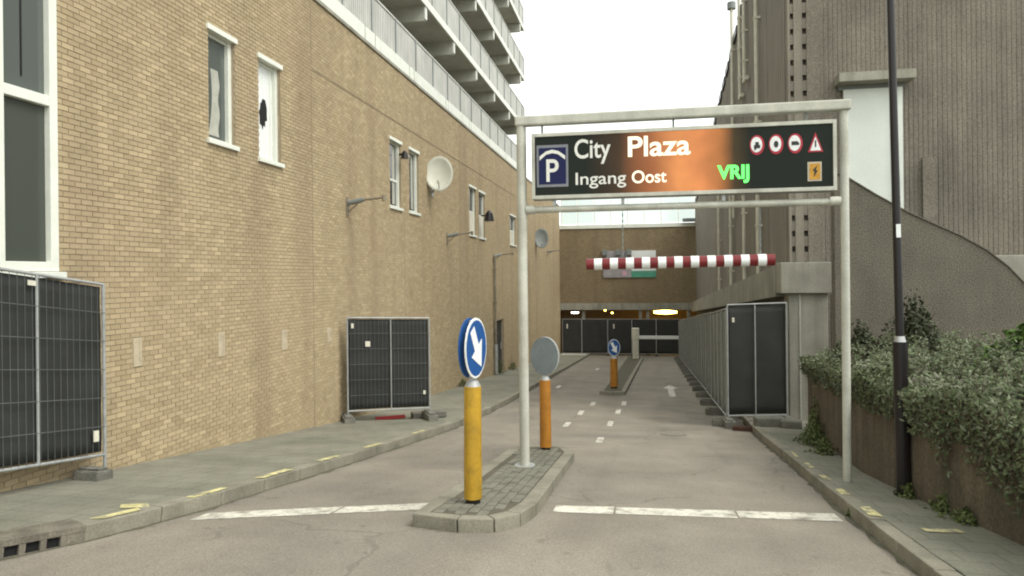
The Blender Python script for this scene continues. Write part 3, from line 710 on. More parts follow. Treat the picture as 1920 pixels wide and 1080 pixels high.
rpipe(25.0, 8.45, 11.9, 1, 'short pale pipe with elbow, lower and nearer the tall cowl pipe')
rpipe(21.1, 1.75, 11.8, 0, 'full height pale downpipe on concrete side wall ending at ledge beam')
rpipe(24.3, 1.6, 7.2, 0, 'thin pale conduit on side wall over the fence line')
rpipe(28.4, 1.3, 7.2, 0, 'thin pale conduit on side wall midway along the ramp')
rpipe(33.5, .9, 7.0, 0, 'thin pale conduit on side wall towards the garage')
# bracket lamp high on the ribbed front
t = empty('wall_lamp', (7.05, 17.0, 8.95)); tag(t, 'dark floodlight high on the ribbed concrete wall', 'lamp')
b_ = MB(); b_.tube((0,0,0), (-.1,-.35,.1), .03); b_.build('arm', M_balud, t, True)
MB().box(-.28, .02, -.55, -.3, -.15, .12).build('lamp_head', M_balud, t, bevel=.02)
MB().box(-.06, .06, -.02, .03, -.25, .1).build('wall_plate', M_gal, t)

# stair parapet
pts = [(3.62,-.9),(8.6,-.9),(8.6,.75),(7.6,1.5),(6.95,2.02),(6.565,2.47),(6.22,2.77),(5.78,3.05),(5.42,3.23),(4.88,3.51),(4.34,3.85),(3.89,4.16),(3.62,4.30)]
par = empty('stair_parapet', (6, 14, -.9)); tag(par, 'brown exposed aggregate stair parapet with curved sloping top', 'wall')
MB().poly_prism([(x-6, z+.9) for x, z in pts], 0, .24).build('parapet_wall', M_aggr, par, bevel=.015)
top = pts[3:]
q = MB()
for (xa, za), (xb, zb) in zip(top[:-1], top[1:]):
    q.add([(xa-6,-.02,za+.905),(xb-6,-.02,zb+.905),(xb-6,.26,zb+.905),(xa-6,.26,za+.905),(xa-6,-.02,za+.93),(xb-6,-.02,zb+.93),(xb-6,.26,zb+.93),(xa-6,.26,za+.93)], [(0,3,2,1),(4,5,6,7),(0,1,5,4),(2,3,7,6)])
q.build('coping', M_aggr, par)

# planter wall
px_ = lambda y: lerp_tab([(-4,2.98),(6,2.9),(8,2.78),(9.5,2.76),(12.2,3.02),(13.9,3.1)], y)
pz_ = lambda y: lerp_tab([(-4,1.25),(6,1.2),(8.5,1.1),(13.9,.75)], y)
pla = empty('planter_wall', (2.9, 8, 0)); tag(pla, 'low dark brown planter wall along pavement under the ivy', 'wall'); PO = Vector((-2.9, -8, 0))
ys = list(np.arange(-4, 13.9, .75))+[13.9]
fw_ = MB(); cw_ = MB()
def strip(mb, f0, f1, z0f, z1f):
    vs = []; fs = []
    for y in ys:
        vs += [(f0(y), y, z0f(y)), (f1(y), y, z0f(y)), (f1(y), y, z1f(y)), (f0(y), y, z1f(y))]
    for i in range(len(ys)-1):
        a = 4*i; c = a+4
        for k in range(4): fs.append((a+k, a+(k+1) % 4, c+(k+1) % 4, c+k))
    e = len(vs)-4; fs += [(0,1,2,3), (e,e+1,e+2,e+3)]; mb.add(vs, fs)
strip(fw_, px_, lambda y: px_(y)+.22, lambda y: g(3, y)-.3, lambda y: pz_(y)-.07)
o = fw_.build('wall', M_planter, pla); o.location = PO
strip(cw_, lambda y: px_(y)-.025, lambda y: px_(y)+.25, lambda y: pz_(y)-.069, lambda y: pz_(y))
o = cw_.build('coping', M_planter, pla); o.location = PO
so_ = MB(); strip(so_, lambda y: px_(y)+.23, lambda y: 8.6, lambda y: g(3, y)-.3, lambda y: pz_(y)-.12); o = so_.build('soil', M_ground, pla); o.location = PO
eb = MB(); eb.box(3.12, 3.61, 13.9, 14.0, -1.0, .75); o = eb.build('end_wall', M_planter, pla); o.location = PO

# ---------------------------------------------------------------- vegetation
def leaf_mat(name, *cols):
    m = bpy.data.materials.new(name); m.use_nodes = True; t = m.node_tree; b = t.nodes['Principled BSDF']
    at = t.nodes.new('ShaderNodeAttribute'); at.attribute_name = 'tint'; cr = t.nodes.new('ShaderNodeValToRGB'); e = cr.color_ramp.elements
    e[0].color = (*cols[0], 1); e[1].color = (*cols[-1], 1)
    for i, c in enumerate(cols[1:-1]): k = e.new((i+1)/(len(cols)-1)); k.color = (*c, 1)
    t.links.new(at.outputs['Fac'], cr.inputs[0]); t.links.new(cr.outputs[0], b.inputs['Base Color'])
    b.inputs['Roughness'].default_value = .6; b.inputs['Specular IOR Level'].default_value = .3
    return m
M_ivy = leaf_mat('ivy_leaf', (.085,.072,.045), (.060,.078,.035), (.105,.135,.060), (.16,.18,.11), (.20,.21,.145)); M_weed = leaf_mat('weed_leaf', (.055,.075,.022), (.10,.13,.04), (.13,.16,.055)); M_green = leaf_mat('green_leaf', (.06,.12,.02), (.13,.21,.045))
M_darkleaf = leaf_mat('dark_leaf', (.02,.026,.012), (.06,.068,.03))
M_twig = mat('dry_twig', (.10,.075,.05), .9)
def leaves(name, P, N, size, m, parent=None, aspect=.62, tint=None):
    # P: points, N: rough outward directions
    n = len(P); P = np.asarray(P); N = np.asarray(N)+rng.normal(0, .55, (n, 3)); N /= np.linalg.norm(N, axis=1)[:, None]
    U = np.cross(N, rng.normal(0, 1, (n, 3))); U /= np.linalg.norm(U, axis=1)[:, None]; W = np.cross(N, U)
    s = size*rng.uniform(.55, 1.35, n)[:, None]; V = np.zeros((n, 6, 3))
    fold = N*s*.16
    V[:, 0] = P-U*s*.5; V[:, 1] = P-U*s*.12+W*s*aspect*.5-fold; V[:, 2] = P+U*s*.5-fold*1.2; V[:, 3] = P-U*s*.12-W*s*aspect*.5-fold
    V[:, 4] = P+U*s*.05; V[:, 5] = P+U*s*.05
    base = np.array([[0,1,4,3],[1,2,3,4]])
    base = np.array([[0,4,1],[1,4,2],[0,3,4],[3,2,4]])
    V = V[:, :5]; Fc = (np.arange(n)[:, None, None]*5+base[None]).reshape(-1, 3)
    me = bpy.data.meshes.new(name); me.vertices.add(n*5); me.vertices.foreach_set('co', V.reshape(-1)); me.loops.add(Fc.size); me.loops.foreach_set('vertex_index', Fc.reshape(-1))
    me.polygons.add(len(Fc)); me.polygons.foreach_set('loop_start', np.arange(0, Fc.size, 3)); me.polygons.foreach_set('loop_total', np.full(len(Fc), 3)); me.update()
    tv = np.repeat(rng.uniform(0, 1, n) if tint is None else np.clip(tint, 0, 1), 5)
    a = me.attributes.new('tint', 'FLOAT', 'POINT'); a.data.foreach_set('value', tv.astype(np.float32)); me.materials.append(m)
    return link(name, me, parent)
def hnoise(x, y):
    return .5*np.sin(1.7*x+2.3*y)+.3*np.sin(3.9*x-2.6*y+1)+.2*np.sin(7.1*x+5.3*y+2)
def ivy_patch(y0, y1, n, label, m, hang, lift, depth, leaf=.062):
    root = empty('ivy', (px_((y0+y1)/2)+.1, (y0+y1)/2, pz_((y0+y1)/2))); O = np.array(root.location)
    tag(root, label, 'ivy', 'trailing plants over the planter wall')
    P = []; Nn = []; T = []; stems = MB()
    def put(x, y, z, nr, tn): P.append((x-O[0], y-O[1], z-O[2])); Nn.append(nr); T.append(tn)
    def top(x, y):
        v_ = (x-px_(y))/depth; return pz_(y)-.02+lift*(.25+.75*math.sin(min(1, max(0, v_)*1.2)*math.pi*.5))*(.8+.4*float(hnoise(np.array(x), np.array(y))))
    ns = n//26
    for k in range(ns):                     # each shoot: a curved stem with leaves along it
        y = random.uniform(y0, y1); trail = random.random() < .36; patch = float(hnoise(np.array(1.3*y), np.array(.4*k/ns)))
        tn = .52+.33*float(hnoise(np.array(y*1.6+2), np.array(k*.003)))
        if trail:
            hn = hang*(.35+.65*random.random())*(.7+.5*float(hnoise(np.array(0.3), np.array(y*1.9)))); x0_ = px_(y)+.10; z0_ = top(x0_, y); dy = random.uniform(-.35, .35); pr_ = None
            for j in range(26):
                q = j/25; xx = x0_-.16*min(1, q*3)-.07*math.sin(q*3.1)*random.random(); yy = y+dy*q; zz = z0_+.05*math.sin(q*3)-q*q*(hn+.12)-q*.1
                put(xx+random.gauss(0,.02), yy+random.gauss(0,.025), zz+random.gauss(0,.02), (-.8,-.5,.4), tn+random.uniform(-.3,.3)-.15*q)
                if j % 6 == 0:
                    if pr_: stems.tube([pr_[i]-O[i] for i in range(3)], (xx-O[0], yy-O[1], zz-O[2]), .003, 4)
                    pr_ = (xx, yy, zz)
        else:
            x = px_(y)-.02+random.random()**.8*depth; zb = top(x, y)-.12; hh = random.uniform(.10, .34)*(1.0+.5*patch); a_ = random.uniform(0, 6.28); ln = random.uniform(.05, .3)
            e = (x+ln*math.cos(a_), y+ln*math.sin(a_), zb+hh); stems.tube((x-O[0], y-O[1], zb-.05-O[2]), (e[0]-O[0], e[1]-O[1], e[2]-O[2]), .004, 4, .002)
            if random.random() < .18: continue
            for j in range(26):
                q = random.random()**.7; put(x+ln*q*math.cos(a_)+random.gauss(0,.04), y+ln*q*math.sin(a_)+random.gauss(0,.04), zb+hh*math.sin(q*1.4)+random.gauss(0,.02), (-.4,-.5,.8), tn+random.uniform(-.3,.3)+.12*(q-.5))
    o = leaves('foliage', P, Nn, leaf, m, root, aspect=.42, tint=np.array(T)); o['kind'] = 'stuff'
    o = stems.build('stems', M_twig, root); o['kind'] = 'stuff'
ivy_patch(4.0, 7.3, 24000, 'dense grey green ivy hanging far down the planter wall beside the pavement corner', M_ivy, .60, .50, 2.6)
ivy_patch(7.1, 9.4, 13000, 'thinner grey green ivy on planter wall just behind the black lamp post', M_ivy, .24, .38, 2.4)
ivy_patch(9.2, 13.8, 16000, 'low grey green ivy on planter wall near the sign gantry post', M_ivy, .24, .36, 2.2)
def bush(x, y, z, r, h, n, m, label, leaf=.07, cat='shrub', name='shrub', grp=None):
    root = empty(name, (x, y, z)); tag(root, label, cat, grp); P = []; Nn = []
    for k in range(n):
        a = random.uniform(0, 2*math.pi); q = random.random()**.5; hz = random.random(); rr = r*q*(1-.65*hz)*(1+.35*math.sin(3*a+x*7))
        P.append((rr*math.cos(a), rr*math.sin(a), h*hz*(1-.4*q)*(1+.2*math.sin(5*a)))); Nn.append((math.cos(a)*.6, math.sin(a)*.6, .5))
    o = leaves('foliage', P, Nn, leaf, m, root); o['kind'] = 'stuff'
    b_ = MB()
    for k in range(7):
        a = random.uniform(0, 6.28); b_.tube((0,0,-.03), (r*.5*math.cos(a), r*.5*math.sin(a), h*random.uniform(.6, .95)), .007, 5, .003)
    b_.build('stems', M_twig, root)
bush(4.55, 8.6, 1.25, .75, .85, 2600, M_green, 'bright green leafy shrub rising above the ivy', .085)
bush(3.95, 6.9, 1.35, .55, .62, 1700, M_green, 'low bright green plant among the hanging ivy', .075)
bush(4.4, 12.3, 1.1, .55, .95, 1600, M_darkleaf, 'dark round shrub against the aggregate parapet behind the lamp post', .075)
bush(3.55, 12.3, .95, .4, .7, 800, M_darkleaf, 'small dark shrub against the parapet beside the gantry post', .075)
bush(5.35, 9.6, 1.2, .4, 1.0, 240, M_twig, 'brown withered stalks standing behind the green shrub', .08, 'plant', 'dry_plant')
def weed(x, y, dz, r, h, n, label):
    bush(x, y, g(x, y)+dz-.01, r, h, n, M_weed, label, .05, 'weeds', 'weed_clump', 'weeds along walls and kerbs')
weed(2.86, 12.35, KH, .35, .45, 700, 'tall weeds at planter end beside the concrete pillar')
weed(2.72, 11.2, KH, .22, .28, 380, 'short weeds along the planter foot behind the gantry post')
weed(3.0, 12.9, KH, .3, .8, 520, 'tall thin weeds against the pillar base')
weed(2.72, 7.85, KH, .13, .16, 160, 'small weed tuft at foot of the black lamp post')
weed(2.8, 7.2, KH, .17, .17, 200, 'weed tuft at planter foot just past the lamp post')
weed(2.82, 6.75, KH, .2, .15, 240, 'spreading weed tuft at planter foot under the thick ivy')
weed(2.02, 7.3, 0, .07, .11, 90, 'tiny weed growing in the gutter of the right kerb')
weed(-5.98, 29.3, KH, .3, .7, 380, 'green weeds at the foot of the downpipe')
weed(-5.95, 32.2, KH, .3, .5, 300, 'green weeds on pavement beyond the dark street door')
weed(-5.98, 23.0, KH, .25, .3, 220, 'low weeds along brick wall behind the pavement fence')
weed(-4.1, 24.5, KH, .18, .25, 160, 'small weed tuft on the left kerb by the gantry line')

# ---------------------------------------------------------------- temporary fences
MB0 = MB
def fence_matrix(P, Q):
    P = Vector(P); Q = Vector(Q); ax = (Q-P).normalized(); side = Vector((0,0,1)).cross(ax).normalized(); up = ax.cross(side)
    m = Matrix.Identity(4)
    for i, v in enumerate((ax, side, up)):
        for r in range(3): m[r][i] = v[r]
    m.translation = P; return m, (Q-P).length
def fence(P, Q, h, label, cat='fence', group=None, cloth=M_cloth, mids=(.5,), wires=True, feet=((0,),(1,)), front=-1, gap=.16, tube=.019, footd=.32, badges=()):
    P = Vector(P); Q = Vector(Q); m, L_ = fence_matrix(P, (Q.x, Q.y, P.z)); SLP = (Q.z-P.z)/L_; t = empty('temporary_fence', mtx=m); tag(t, label, cat, group); f = front
    class MB(MB0):
        def build(s, *a, **k): s.v = [(x, y, z+SLP*x) for x, y, z in s.v]; return MB0.build(s, *a, **k)
    fr = MB(); fr.tube((0,0,-.0), (0,0,h), tube, 8); fr.tube((L_,0,0), (L_,0,h), tube, 8); fr.tube((0,0,gap), (L_,0,gap), tube*.9, 8); fr.tube((0,0,h), (L_,0,h), tube*.9, 8)
    fr.build('frame', M_galm, t, True)
    for q in mids: MB().tube((L_*q,f*.004,gap), (L_*q,f*.004,h), tube*.75, 8).build('middle_tube', M_galm, t, True)
    nx, nz = 24, 14; vs = []; fs = []
    for j in range(nz+1):
        for i in range(nx+1):
            x = .02+(L_-.04)*i/nx; z = gap+.03+(h-gap-.06)*j/nz; vs.append((x, -f*.024+.006*math.sin(x*9+z*2)+.004*math.sin(z*11), z))
    n = nx+1
    for j in range(nz):
        for i in range(nx): fs.append((j*n+i, j*n+i+1, (j+1)*n+i+1, (j+1)*n+i))
    c = MB().add(vs, fs).build('screen_cloth', cloth, t, True); c.modifiers.new('thickness', 'SOLIDIFY').thickness = .004
    if wires:
        wv = MB(); x = .07
        while x < L_-.03: wv.box(x-.0016, x+.0016, f*.012-.0016, f*.012+.0016, gap, h); x += .082
        for k in range(1, 6):
            z = gap+(h-gap)*k/6; wv.box(0, L_, f*.016-.003, f*.016+.003, z-.003, z+.003)
        wm = wv.build('wire_mesh', M_wire, t); wm['kind'] = 'stuff'
    for q in feet:
        b_ = MB(); b_.box(L_*q[0]-.11, L_*q[0]+.11, -footd, footd, -.10, .055); b_.box(L_*q[0]-.075, L_*q[0]+.075, -footd*.8, footd*.8, .055, .085)
        b_.build('foot_block', M_foot, t, bevel=.02)
    for (bx, bz, bw, bh) in badges:
        MB().box(bx*L_-bw/2, bx*L_+bw/2, f*.022-.004, f*.022+.004, bz*h-bh/2, bz*h+bh/2).build('notice', M_offw, t)
    return t
# panel beside the near glazing, parallel to the wall and following the slope
ga = lambda x, y, dz=KH: (x, y, g(x, y)+dz)
f1 = fence((-5.87, 4.35, g(-5.9,4.35)+KH+.07), (-5.85, 6.73, g(-5.9,6.73)+KH+.04), 2.08, 'black screened wire fence panel standing under the tall white framed glazing', mids=(.64,), front=1 if False else -1, feet=((0.0,),(.93,)), gap=.2, footd=.16, badges=((.94,.2,.07,.12),(.61,.955,.09,.05)))
f2 = fence((-5.95, 13.44, g(-5.5,13.7)+KH+.08), (-4.47, 14.33, g(-5.5,13.7)+KH+.02), 2.09, 'black screened fence panel standing across the left pavement', mids=(.52,), feet=((0.0,),(1.0,)), gap=.16, badges=((.24,.74,.1,.11),(.06,.92,.05,.1),(.93,.24,.05,.08)))
t = MB().box(-.32, .32, -.04, .04, 0, .07).build('red_plank', mat('red_plastic', (.32,.03,.03), .5), None, bevel=.01); t.location = (-5.3, 14.15, g(-5.3,14.15)+KH); t.rotation_euler.z = R(31)
tag(t, 'short red plank lying beneath the fence across the pavement', 'plank')
b_ = MB().box(-.38, .38, -.14, .14, 0, .13).build('concrete_block', M_foot, None, bevel=.025); b_.location = (-4.62, 14.72, g(-4.6,14.7)+KH); b_.rotation_euler.z = R(31)
tag(b_, 'grey concrete weight block behind the pavement fence near the kerb', 'block')
fr_ = fence((1.87, 15.8, g(1.9,15.8)+.13), (3.11, 15.85, g(1.9,15.8)+.17), 2.55, 'dark hoarding panel across the right pavement in front of the concrete pillar', mids=(.47,), cloth=M_board, wires=False, gap=.12, badges=((.1,.87,.05,.1),))
# row along the road
lineP = [(1.86+.0205*(y-15.9), y) for y in np.arange(15.95, 48, 2.12)]
first = None; pi_ = 0; ORD = 'first second third fourth fifth sixth seventh eighth ninth tenth eleventh twelfth thirteenth fourteenth fifteenth sixteenth'.split()
for (xa, ya), (xb, yb) in zip(lineP[:-1], lineP[1:]):
    if first is None:
        first = fence((xa, ya, g(xa,ya)+.1), (xb, yb-.04, g(xb,yb)+.1), 2.5, 'grey faced hoarding panel in the row along the right edge of the ramp', group='hoarding panels along the ramp', cloth=M_boardg, wires=False, gap=.12, mids=(.5,), front=1)
        o = first
    else: o = copy_tree(first)
    m, L_ = fence_matrix((xa, ya, g(xa,ya)+.1), (xb, yb-.04, g(xa,ya)+.1)); o.matrix_world = m
    o['label'] = ORD[pi_]+' grey hoarding panel along the ramp, counting from the dark corner panel'; pi_ += 1
# concrete rubble under the hoarding corner
for i, (x, y, s, lab) in enumerate([(2.62,15.2,.3,'broken concrete block at the foot of the dark hoarding'),(3.02,15.0,.2,'small square concrete block beside the pillar base')]):
    b_ = MB().box(-s, s, -.14, .14, 0, .2-.03*i).build('concrete_block', M_foot, None, bevel=.03); b_.location = (x, y, g(x, y)+KH-.01); b_.rotation_euler.z = R(8-20*i); tag(b_, lab, 'block')
b_ = MB().box(-.22, .22, -.09, .09, 0, .1).build('wooden_block', mat('dark_wood', (.07,.035,.022), .85, .3), None, bevel=.01); b_.location = (2.12, 15.25, g(2.1,15.3)); b_.rotation_euler.z = R(-12)
tag(b_, 'dark red brown wooden block in the gutter below the hoarding', 'block')

# ---------------------------------------------------------------- garage end wall
gar = empty('parking_garage', (-1, 54, -3.8)); GO = Vector((1, -54, 3.8)); tag(gar, 'brown brick garage front with low wide entrance at ramp end', 'building')
def gb(mb, name, m, parent=gar, bevel=0.0):
    o = mb.build(name, m, parent, False, bevel)
    if parent is gar: o.location = GO
    return o
gb(MB().box(-8, 6, 54.02, 54.5, .22, 6.02), 'wall', M_brickfar)
gb(MB().box(WX, 4.4, 53.9, 54.45, -.28, .219), 'lintel_beam', M_conc)
gb(MB().box(-8, 6, 54.5, 72, .6, .9), 'ceiling', mat('garage_ceiling', (.32,.22,.12), .9))
gb(MB().box(-8, 6, 58.6, 59, -6, .6), 'back_wall', mat('garage_wall', (.30,.20,.11), .9)); gb(MB().box(-8.2, -7.8, 54.4, 72, -6, .6), 'inner_wall', M_conc); gb(MB().box(5.8, 6.2, 54.4, 72, -6, .6), 'inner_wall', M_conc)
for x in (-4.35, .0, .55, 3.6): gb(MB().box(x-.13, x+.13, 54.1, 54.4, -4.6, -.28), 'column', M_conc)
gb(MB().box(WX-.0, 4.2, 53.95, 54.5, 6.021, 6.30), 'coping', M_slabw)
for i in range(9):
    x = -6.0+i*1.27; gb(MB().box(x-.04, x+.04, 54.1, 54.18, 6.3, 8.7), 'screen_post', M_white)
    if i < 8: gb(MB().box(x+.05, x+1.21, 54.12, 54.15, 6.4, 8.6), 'screen_pane', M_screen)
gb(MB().box(-6.1, 4.2, 54.09, 54.19, 8.7, 8.8), 'screen_rail', M_white)
gb(MB().box(3.2, 4.1, 53.5, 53.94, 6.35, 6.6), 'roof_vent', M_balud)
# wall-hung hoarding under the beam
M_warm = emit_mat('yellow_lamp', (1, .66, .13), 9); M_cool = emit_mat('white_lamp', (1, .93, .75), 14)
hx = [-5.95,-4.45,-2.47,-.65,1.16,3.3]
for i, (a, c) in enumerate(zip(hx[:-1], hx[1:])):
    t = fence((a+.02, 53.4, g(a,53.4)+.06), (c-.02, 53.4, g(a,53.4)+.06), 2.72, ORD[i]+' dark hoarding panel in the garage entrance, counting from the sand brick wall', group='hoarding panels in the garage entrance', cloth=M_board, wires=False, mids=(), gap=.1, badges=((.25,.8,.1,.35),) if i in (0,2) else ())
def glamp(x, y, z, w_, m, label):
    t = empty('ceiling_lamp', (x, y, z)); tag(t, label, 'lamp', 'lit lamps under the garage ceiling')
    (MB().box(-w_/2, w_/2, -.12, .12, -.10, .0).build('diffuser', m, t, bevel=.04) if w_ < 1 else MB().tube((-w_/2,0,-.17), (0,0,-.17), .09, 16, .17).tube((0,0,-.17), (w_/2,0,-.17), .17, 16, .09).build('diffuser', m, t, True)); MB().box(-w_/2-.05, w_/2+.05, -.16, .16, .001, .08).build('housing', M_gal, t)
    b_ = MB(); b_.tube((-w_*.3,0,.08), (-w_*.3,0,.9), .02); b_.tube((w_*.3,0,.08), (w_*.3,0,.9), .02); b_.build('hanger', M_gal, t)
glamp(1.9, 55.2, -.36, 1.75, M_warm, 'long glowing yellow lamp under the garage ceiling')
glamp(-5.1, 55.0, -.5, .55, M_cool, 'short white lamp above hoarding nearest the brick wall')
glamp(-2.75, 55.5, -.35, .16, M_warm, 'small yellow lamp, further from the column of two')
glamp(-2.2, 55.5, -.55, .16, M_warm, 'small yellow lamp hanging slightly lower beside another')
# notice board on the brick front
t = empty('notice_board', (-.8, 53.95, 2.2)); tag(t, 'wide board with grey half and white half edged green on garage wall', 'sign')
MB().box(-2.0, .14, -.02, .06, .0, 2.05).build('grey_panel', mat('grey_print', (.30,.28,.29), .6, .25, 1.6), t)
MB().box(.16, 2.0, -.02, .06, .5, 2.05).build('white_panel', M_signw, t); MB().box(.16, 2.0, -.02, .06, 0, .495).build('green_panel', mat('green_print', (.09,.32,.22), .6), t)
for x in (-1.85, -.85, .0): MB().box(x-.17, x+.17, -.35, .05, 1.72, 2.15).build('spotlight', M_balud, t)
MB().box(-.55, -.2, -.024, -.02, .15, .5).build('pink_patch', mat('pink_print', (.6,.35,.42), .6), t)
# boom barrier
t = empty('boom_barrier', (-.33, 46, g(-.3,46)+.12)); tag(t, 'pale boom barrier with lowered arm beside garage entrance', 'barrier')
MB().box(-.2, .2, -.2, .2, 0, 1.25).build('cabinet', M_offw, t, bevel=.03); MB().box(-.24, .24, -.22, .22, 1.25, 2.0).build('cabinet_head', M_offw, t, bevel=.05)
MB().box(.24, 2.75, -.03, .03, 1.28, 1.5).build('boom_arm', M_signw, t, bevel=.02)

# ---------------------------------------------------------------- lettering helper
def text_into(name, body, x0, x1, z0, z1, y, m, parent, depth=.004, offset=0.0):
    cu = bpy.data.curves.new(name, 'FONT'); cu.body = body; cu.size = 1; cu.extrude = .01; cu.offset = offset
    tmp = bpy.data.objects.new(name, cu); COL.objects.link(tmp); dg = bpy.context.evaluated_depsgraph_get(); dg.update()
    me = bpy.data.meshes.new_from_object(tmp.evaluated_get(dg)); bpy.data.objects.remove(tmp)
    co = np.zeros(len(me.vertices)*3); me.vertices.foreach_get('co', co); co = co.reshape(-1, 3); a, b_ = co.min(0), co.max(0)
    q = np.zeros_like(co); q[:, 0] = x0+(co[:, 0]-a[0])/(b_[0]-a[0])*(x1-x0); q[:, 2] = z0+(co[:, 1]-a[1])/(b_[1]-a[1])*(z1-z0); q[:, 1] = y-(co[:, 2]-a[2])/(b_[2]-a[2])*depth
    me.vertices.foreach_set('co', q.reshape(-1)); me.update(); me.materials.clear(); me.materials.append(m)
    return link(name, me, parent)
def ell(cx, cz, rx, rz, y, d, n=24, mb=None):
    mb = mb or MB(); return mb.poly_prism([(cx+rx*math.cos(2*math.pi*i/n), cz+rz*math.sin(2*math.pi*i/n)) for i in range(n)], y-d, y)

# ---------------------------------------------------------------- sign gantry
GYP = 8.7
gan = empty('sign_gantry', (.45, GYP, -.05)); tag(gan, 'cream steel portal carrying the lit City Plaza parking sign', 'sign gantry'); NO = Vector((-.45, -GYP, .05))
def gp(mb, name, m, parent=gan, bevel=0, smooth=False):
    o = mb.build(name, m, parent, smooth, bevel)
    if parent is gan: o.location = NO
    return o
gp(MB().tube((-1.465,GYP,-.12), (-1.468,GYP,4.36), .062, 20), 'post', M_gantry, smooth=True); gp(MB().tube((2.365,GYP,-.2), (2.37,GYP,4.34), .047, 20), 'post', M_gantry, smooth=True)
gp(MB().box(-1.54, 2.435, GYP-.075, GYP+.075, 4.30, 4.42), 'beam', M_gantry, bevel=.02)
gp(MB().tube((-1.40,GYP,3.235), (2.31,GYP,3.235), .042, 16), 'beam', M_gantry, smooth=True)
gp(MB().tube((-1.41,GYP,3.235), (-1.30,GYP,3.235), .056, 16), 'coupling', M_gantry, smooth=True); gp(MB().tube((2.20,GYP,3.24), (2.32,GYP,3.24), .056, 16), 'coupling', M_gantry, smooth=True)
gp(MB().tube((-1.466,GYP,-.03), (-1.466,GYP,.0), .13, 20), 'base_plate', M_galm, smooth=True)
sg = gp(MB().box(-1.325, 2.265, GYP-.06, GYP+.14, 3.36, 4.185), 'sign_box', M_gal, bevel=.008)
yf = GYP-.062
b_ = MB(); b_.box(-1.325,-1.285,yf-.03,yf,3.36,4.185); b_.box(2.225,2.265,yf-.03,yf,3.36,4.185); b_.box(-1.285,2.225,yf-.03,yf,3.36,3.405); b_.box(-1.285,2.225,yf-.03,yf,4.14,4.185)
b_.build('sign_frame', M_gantry, sg, bevel=.004)
def panel_mat():  # dark sign face, orange sheen painted in as an emission gradient along X
    m = bpy.data.materials.new('painted_glow_sign_panel'); m.use_nodes = True; t = m.node_tree; b = t.nodes['Principled BSDF']; N = t.nodes.new; L = t.links.new
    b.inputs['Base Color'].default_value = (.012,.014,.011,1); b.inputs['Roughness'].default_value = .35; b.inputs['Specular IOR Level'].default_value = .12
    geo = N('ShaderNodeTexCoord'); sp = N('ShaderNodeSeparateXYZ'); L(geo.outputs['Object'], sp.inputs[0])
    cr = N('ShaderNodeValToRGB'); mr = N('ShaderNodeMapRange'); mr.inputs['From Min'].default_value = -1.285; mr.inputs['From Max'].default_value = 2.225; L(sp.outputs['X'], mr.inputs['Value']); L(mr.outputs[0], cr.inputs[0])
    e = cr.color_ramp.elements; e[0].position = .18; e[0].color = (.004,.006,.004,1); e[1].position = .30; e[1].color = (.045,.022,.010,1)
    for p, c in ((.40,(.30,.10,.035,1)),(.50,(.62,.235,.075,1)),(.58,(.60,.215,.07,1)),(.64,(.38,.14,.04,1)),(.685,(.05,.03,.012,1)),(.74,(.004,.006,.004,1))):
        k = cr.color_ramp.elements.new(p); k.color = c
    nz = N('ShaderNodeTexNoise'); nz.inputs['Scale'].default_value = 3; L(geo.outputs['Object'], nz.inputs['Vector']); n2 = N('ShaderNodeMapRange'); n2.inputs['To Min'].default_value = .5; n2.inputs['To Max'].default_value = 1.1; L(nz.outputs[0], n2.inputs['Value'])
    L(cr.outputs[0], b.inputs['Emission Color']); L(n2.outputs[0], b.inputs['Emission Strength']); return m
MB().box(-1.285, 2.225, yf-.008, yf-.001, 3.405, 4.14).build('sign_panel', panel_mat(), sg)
yt = yf-.010
M_txt = mat('sign_letter_white', (.74,.74,.68), .5, .03); M_lit = emit_mat('lit_letter', (1, .86, .60), 1.0); M_led = emit_mat('green_led', (.10, 1.0, .12), 1.5)
M_panelblue = mat('parking_blue', (.018,.022,.075), .5, .05, spec=.12); M_pfr = mat('parking_border', (.20,.21,.23), .5, .1)
text_into('lettering', 'City', -.785, -.34, 3.775, 4.09, yt, M_txt, sg, offset=.014)
text_into('lettering', 'Plaza', -.13,   .615, 3.843, 4.095, yt, M_lit, sg, offset=.018)
text_into('lettering', 'Ingang', -.775, -.155, 3.475, 3.675, yt, M_txt, sg, offset=.008)
text_into('lettering', 'Oost', -.085, .33, 3.52, 3.675, yt, M_lit, sg, offset=.014)
text_into('led_display', 'VRIJ', .925, 1.29, 3.48, 3.70, yt, M_led, sg, offset=.034)
MB().box(-1.262, -.866, yt-.003, yt+.001, 3.51, 4.035).build('parking_border', M_pfr, sg); MB().box(-1.235, -.893, yt-.006, yt-.003, 3.545, 4.0).build('parking_panel', M_panelblue, sg)
text_into('parking_letter', 'P', -1.14, -.985, 3.575, 3.855, yt-.0065, M_txt, sg, offset=.012)
roof = [(-1.225,3.845),(-1.065,3.945),(-.903,3.845),(-.903,3.90),(-1.065,3.995),(-1.225,3.90)]; MB().poly_prism([(-1.225,3.845),(-1.14,3.915),(-1.065,3.932),(-.99,3.915),(-.903,3.845),(-.903,3.895),(-.985,3.955),(-1.065,3.975),(-1.145,3.955),(-1.225,3.895)], yt-.010, yt-.0065).build('parking_roof_mark', M_txt, sg)
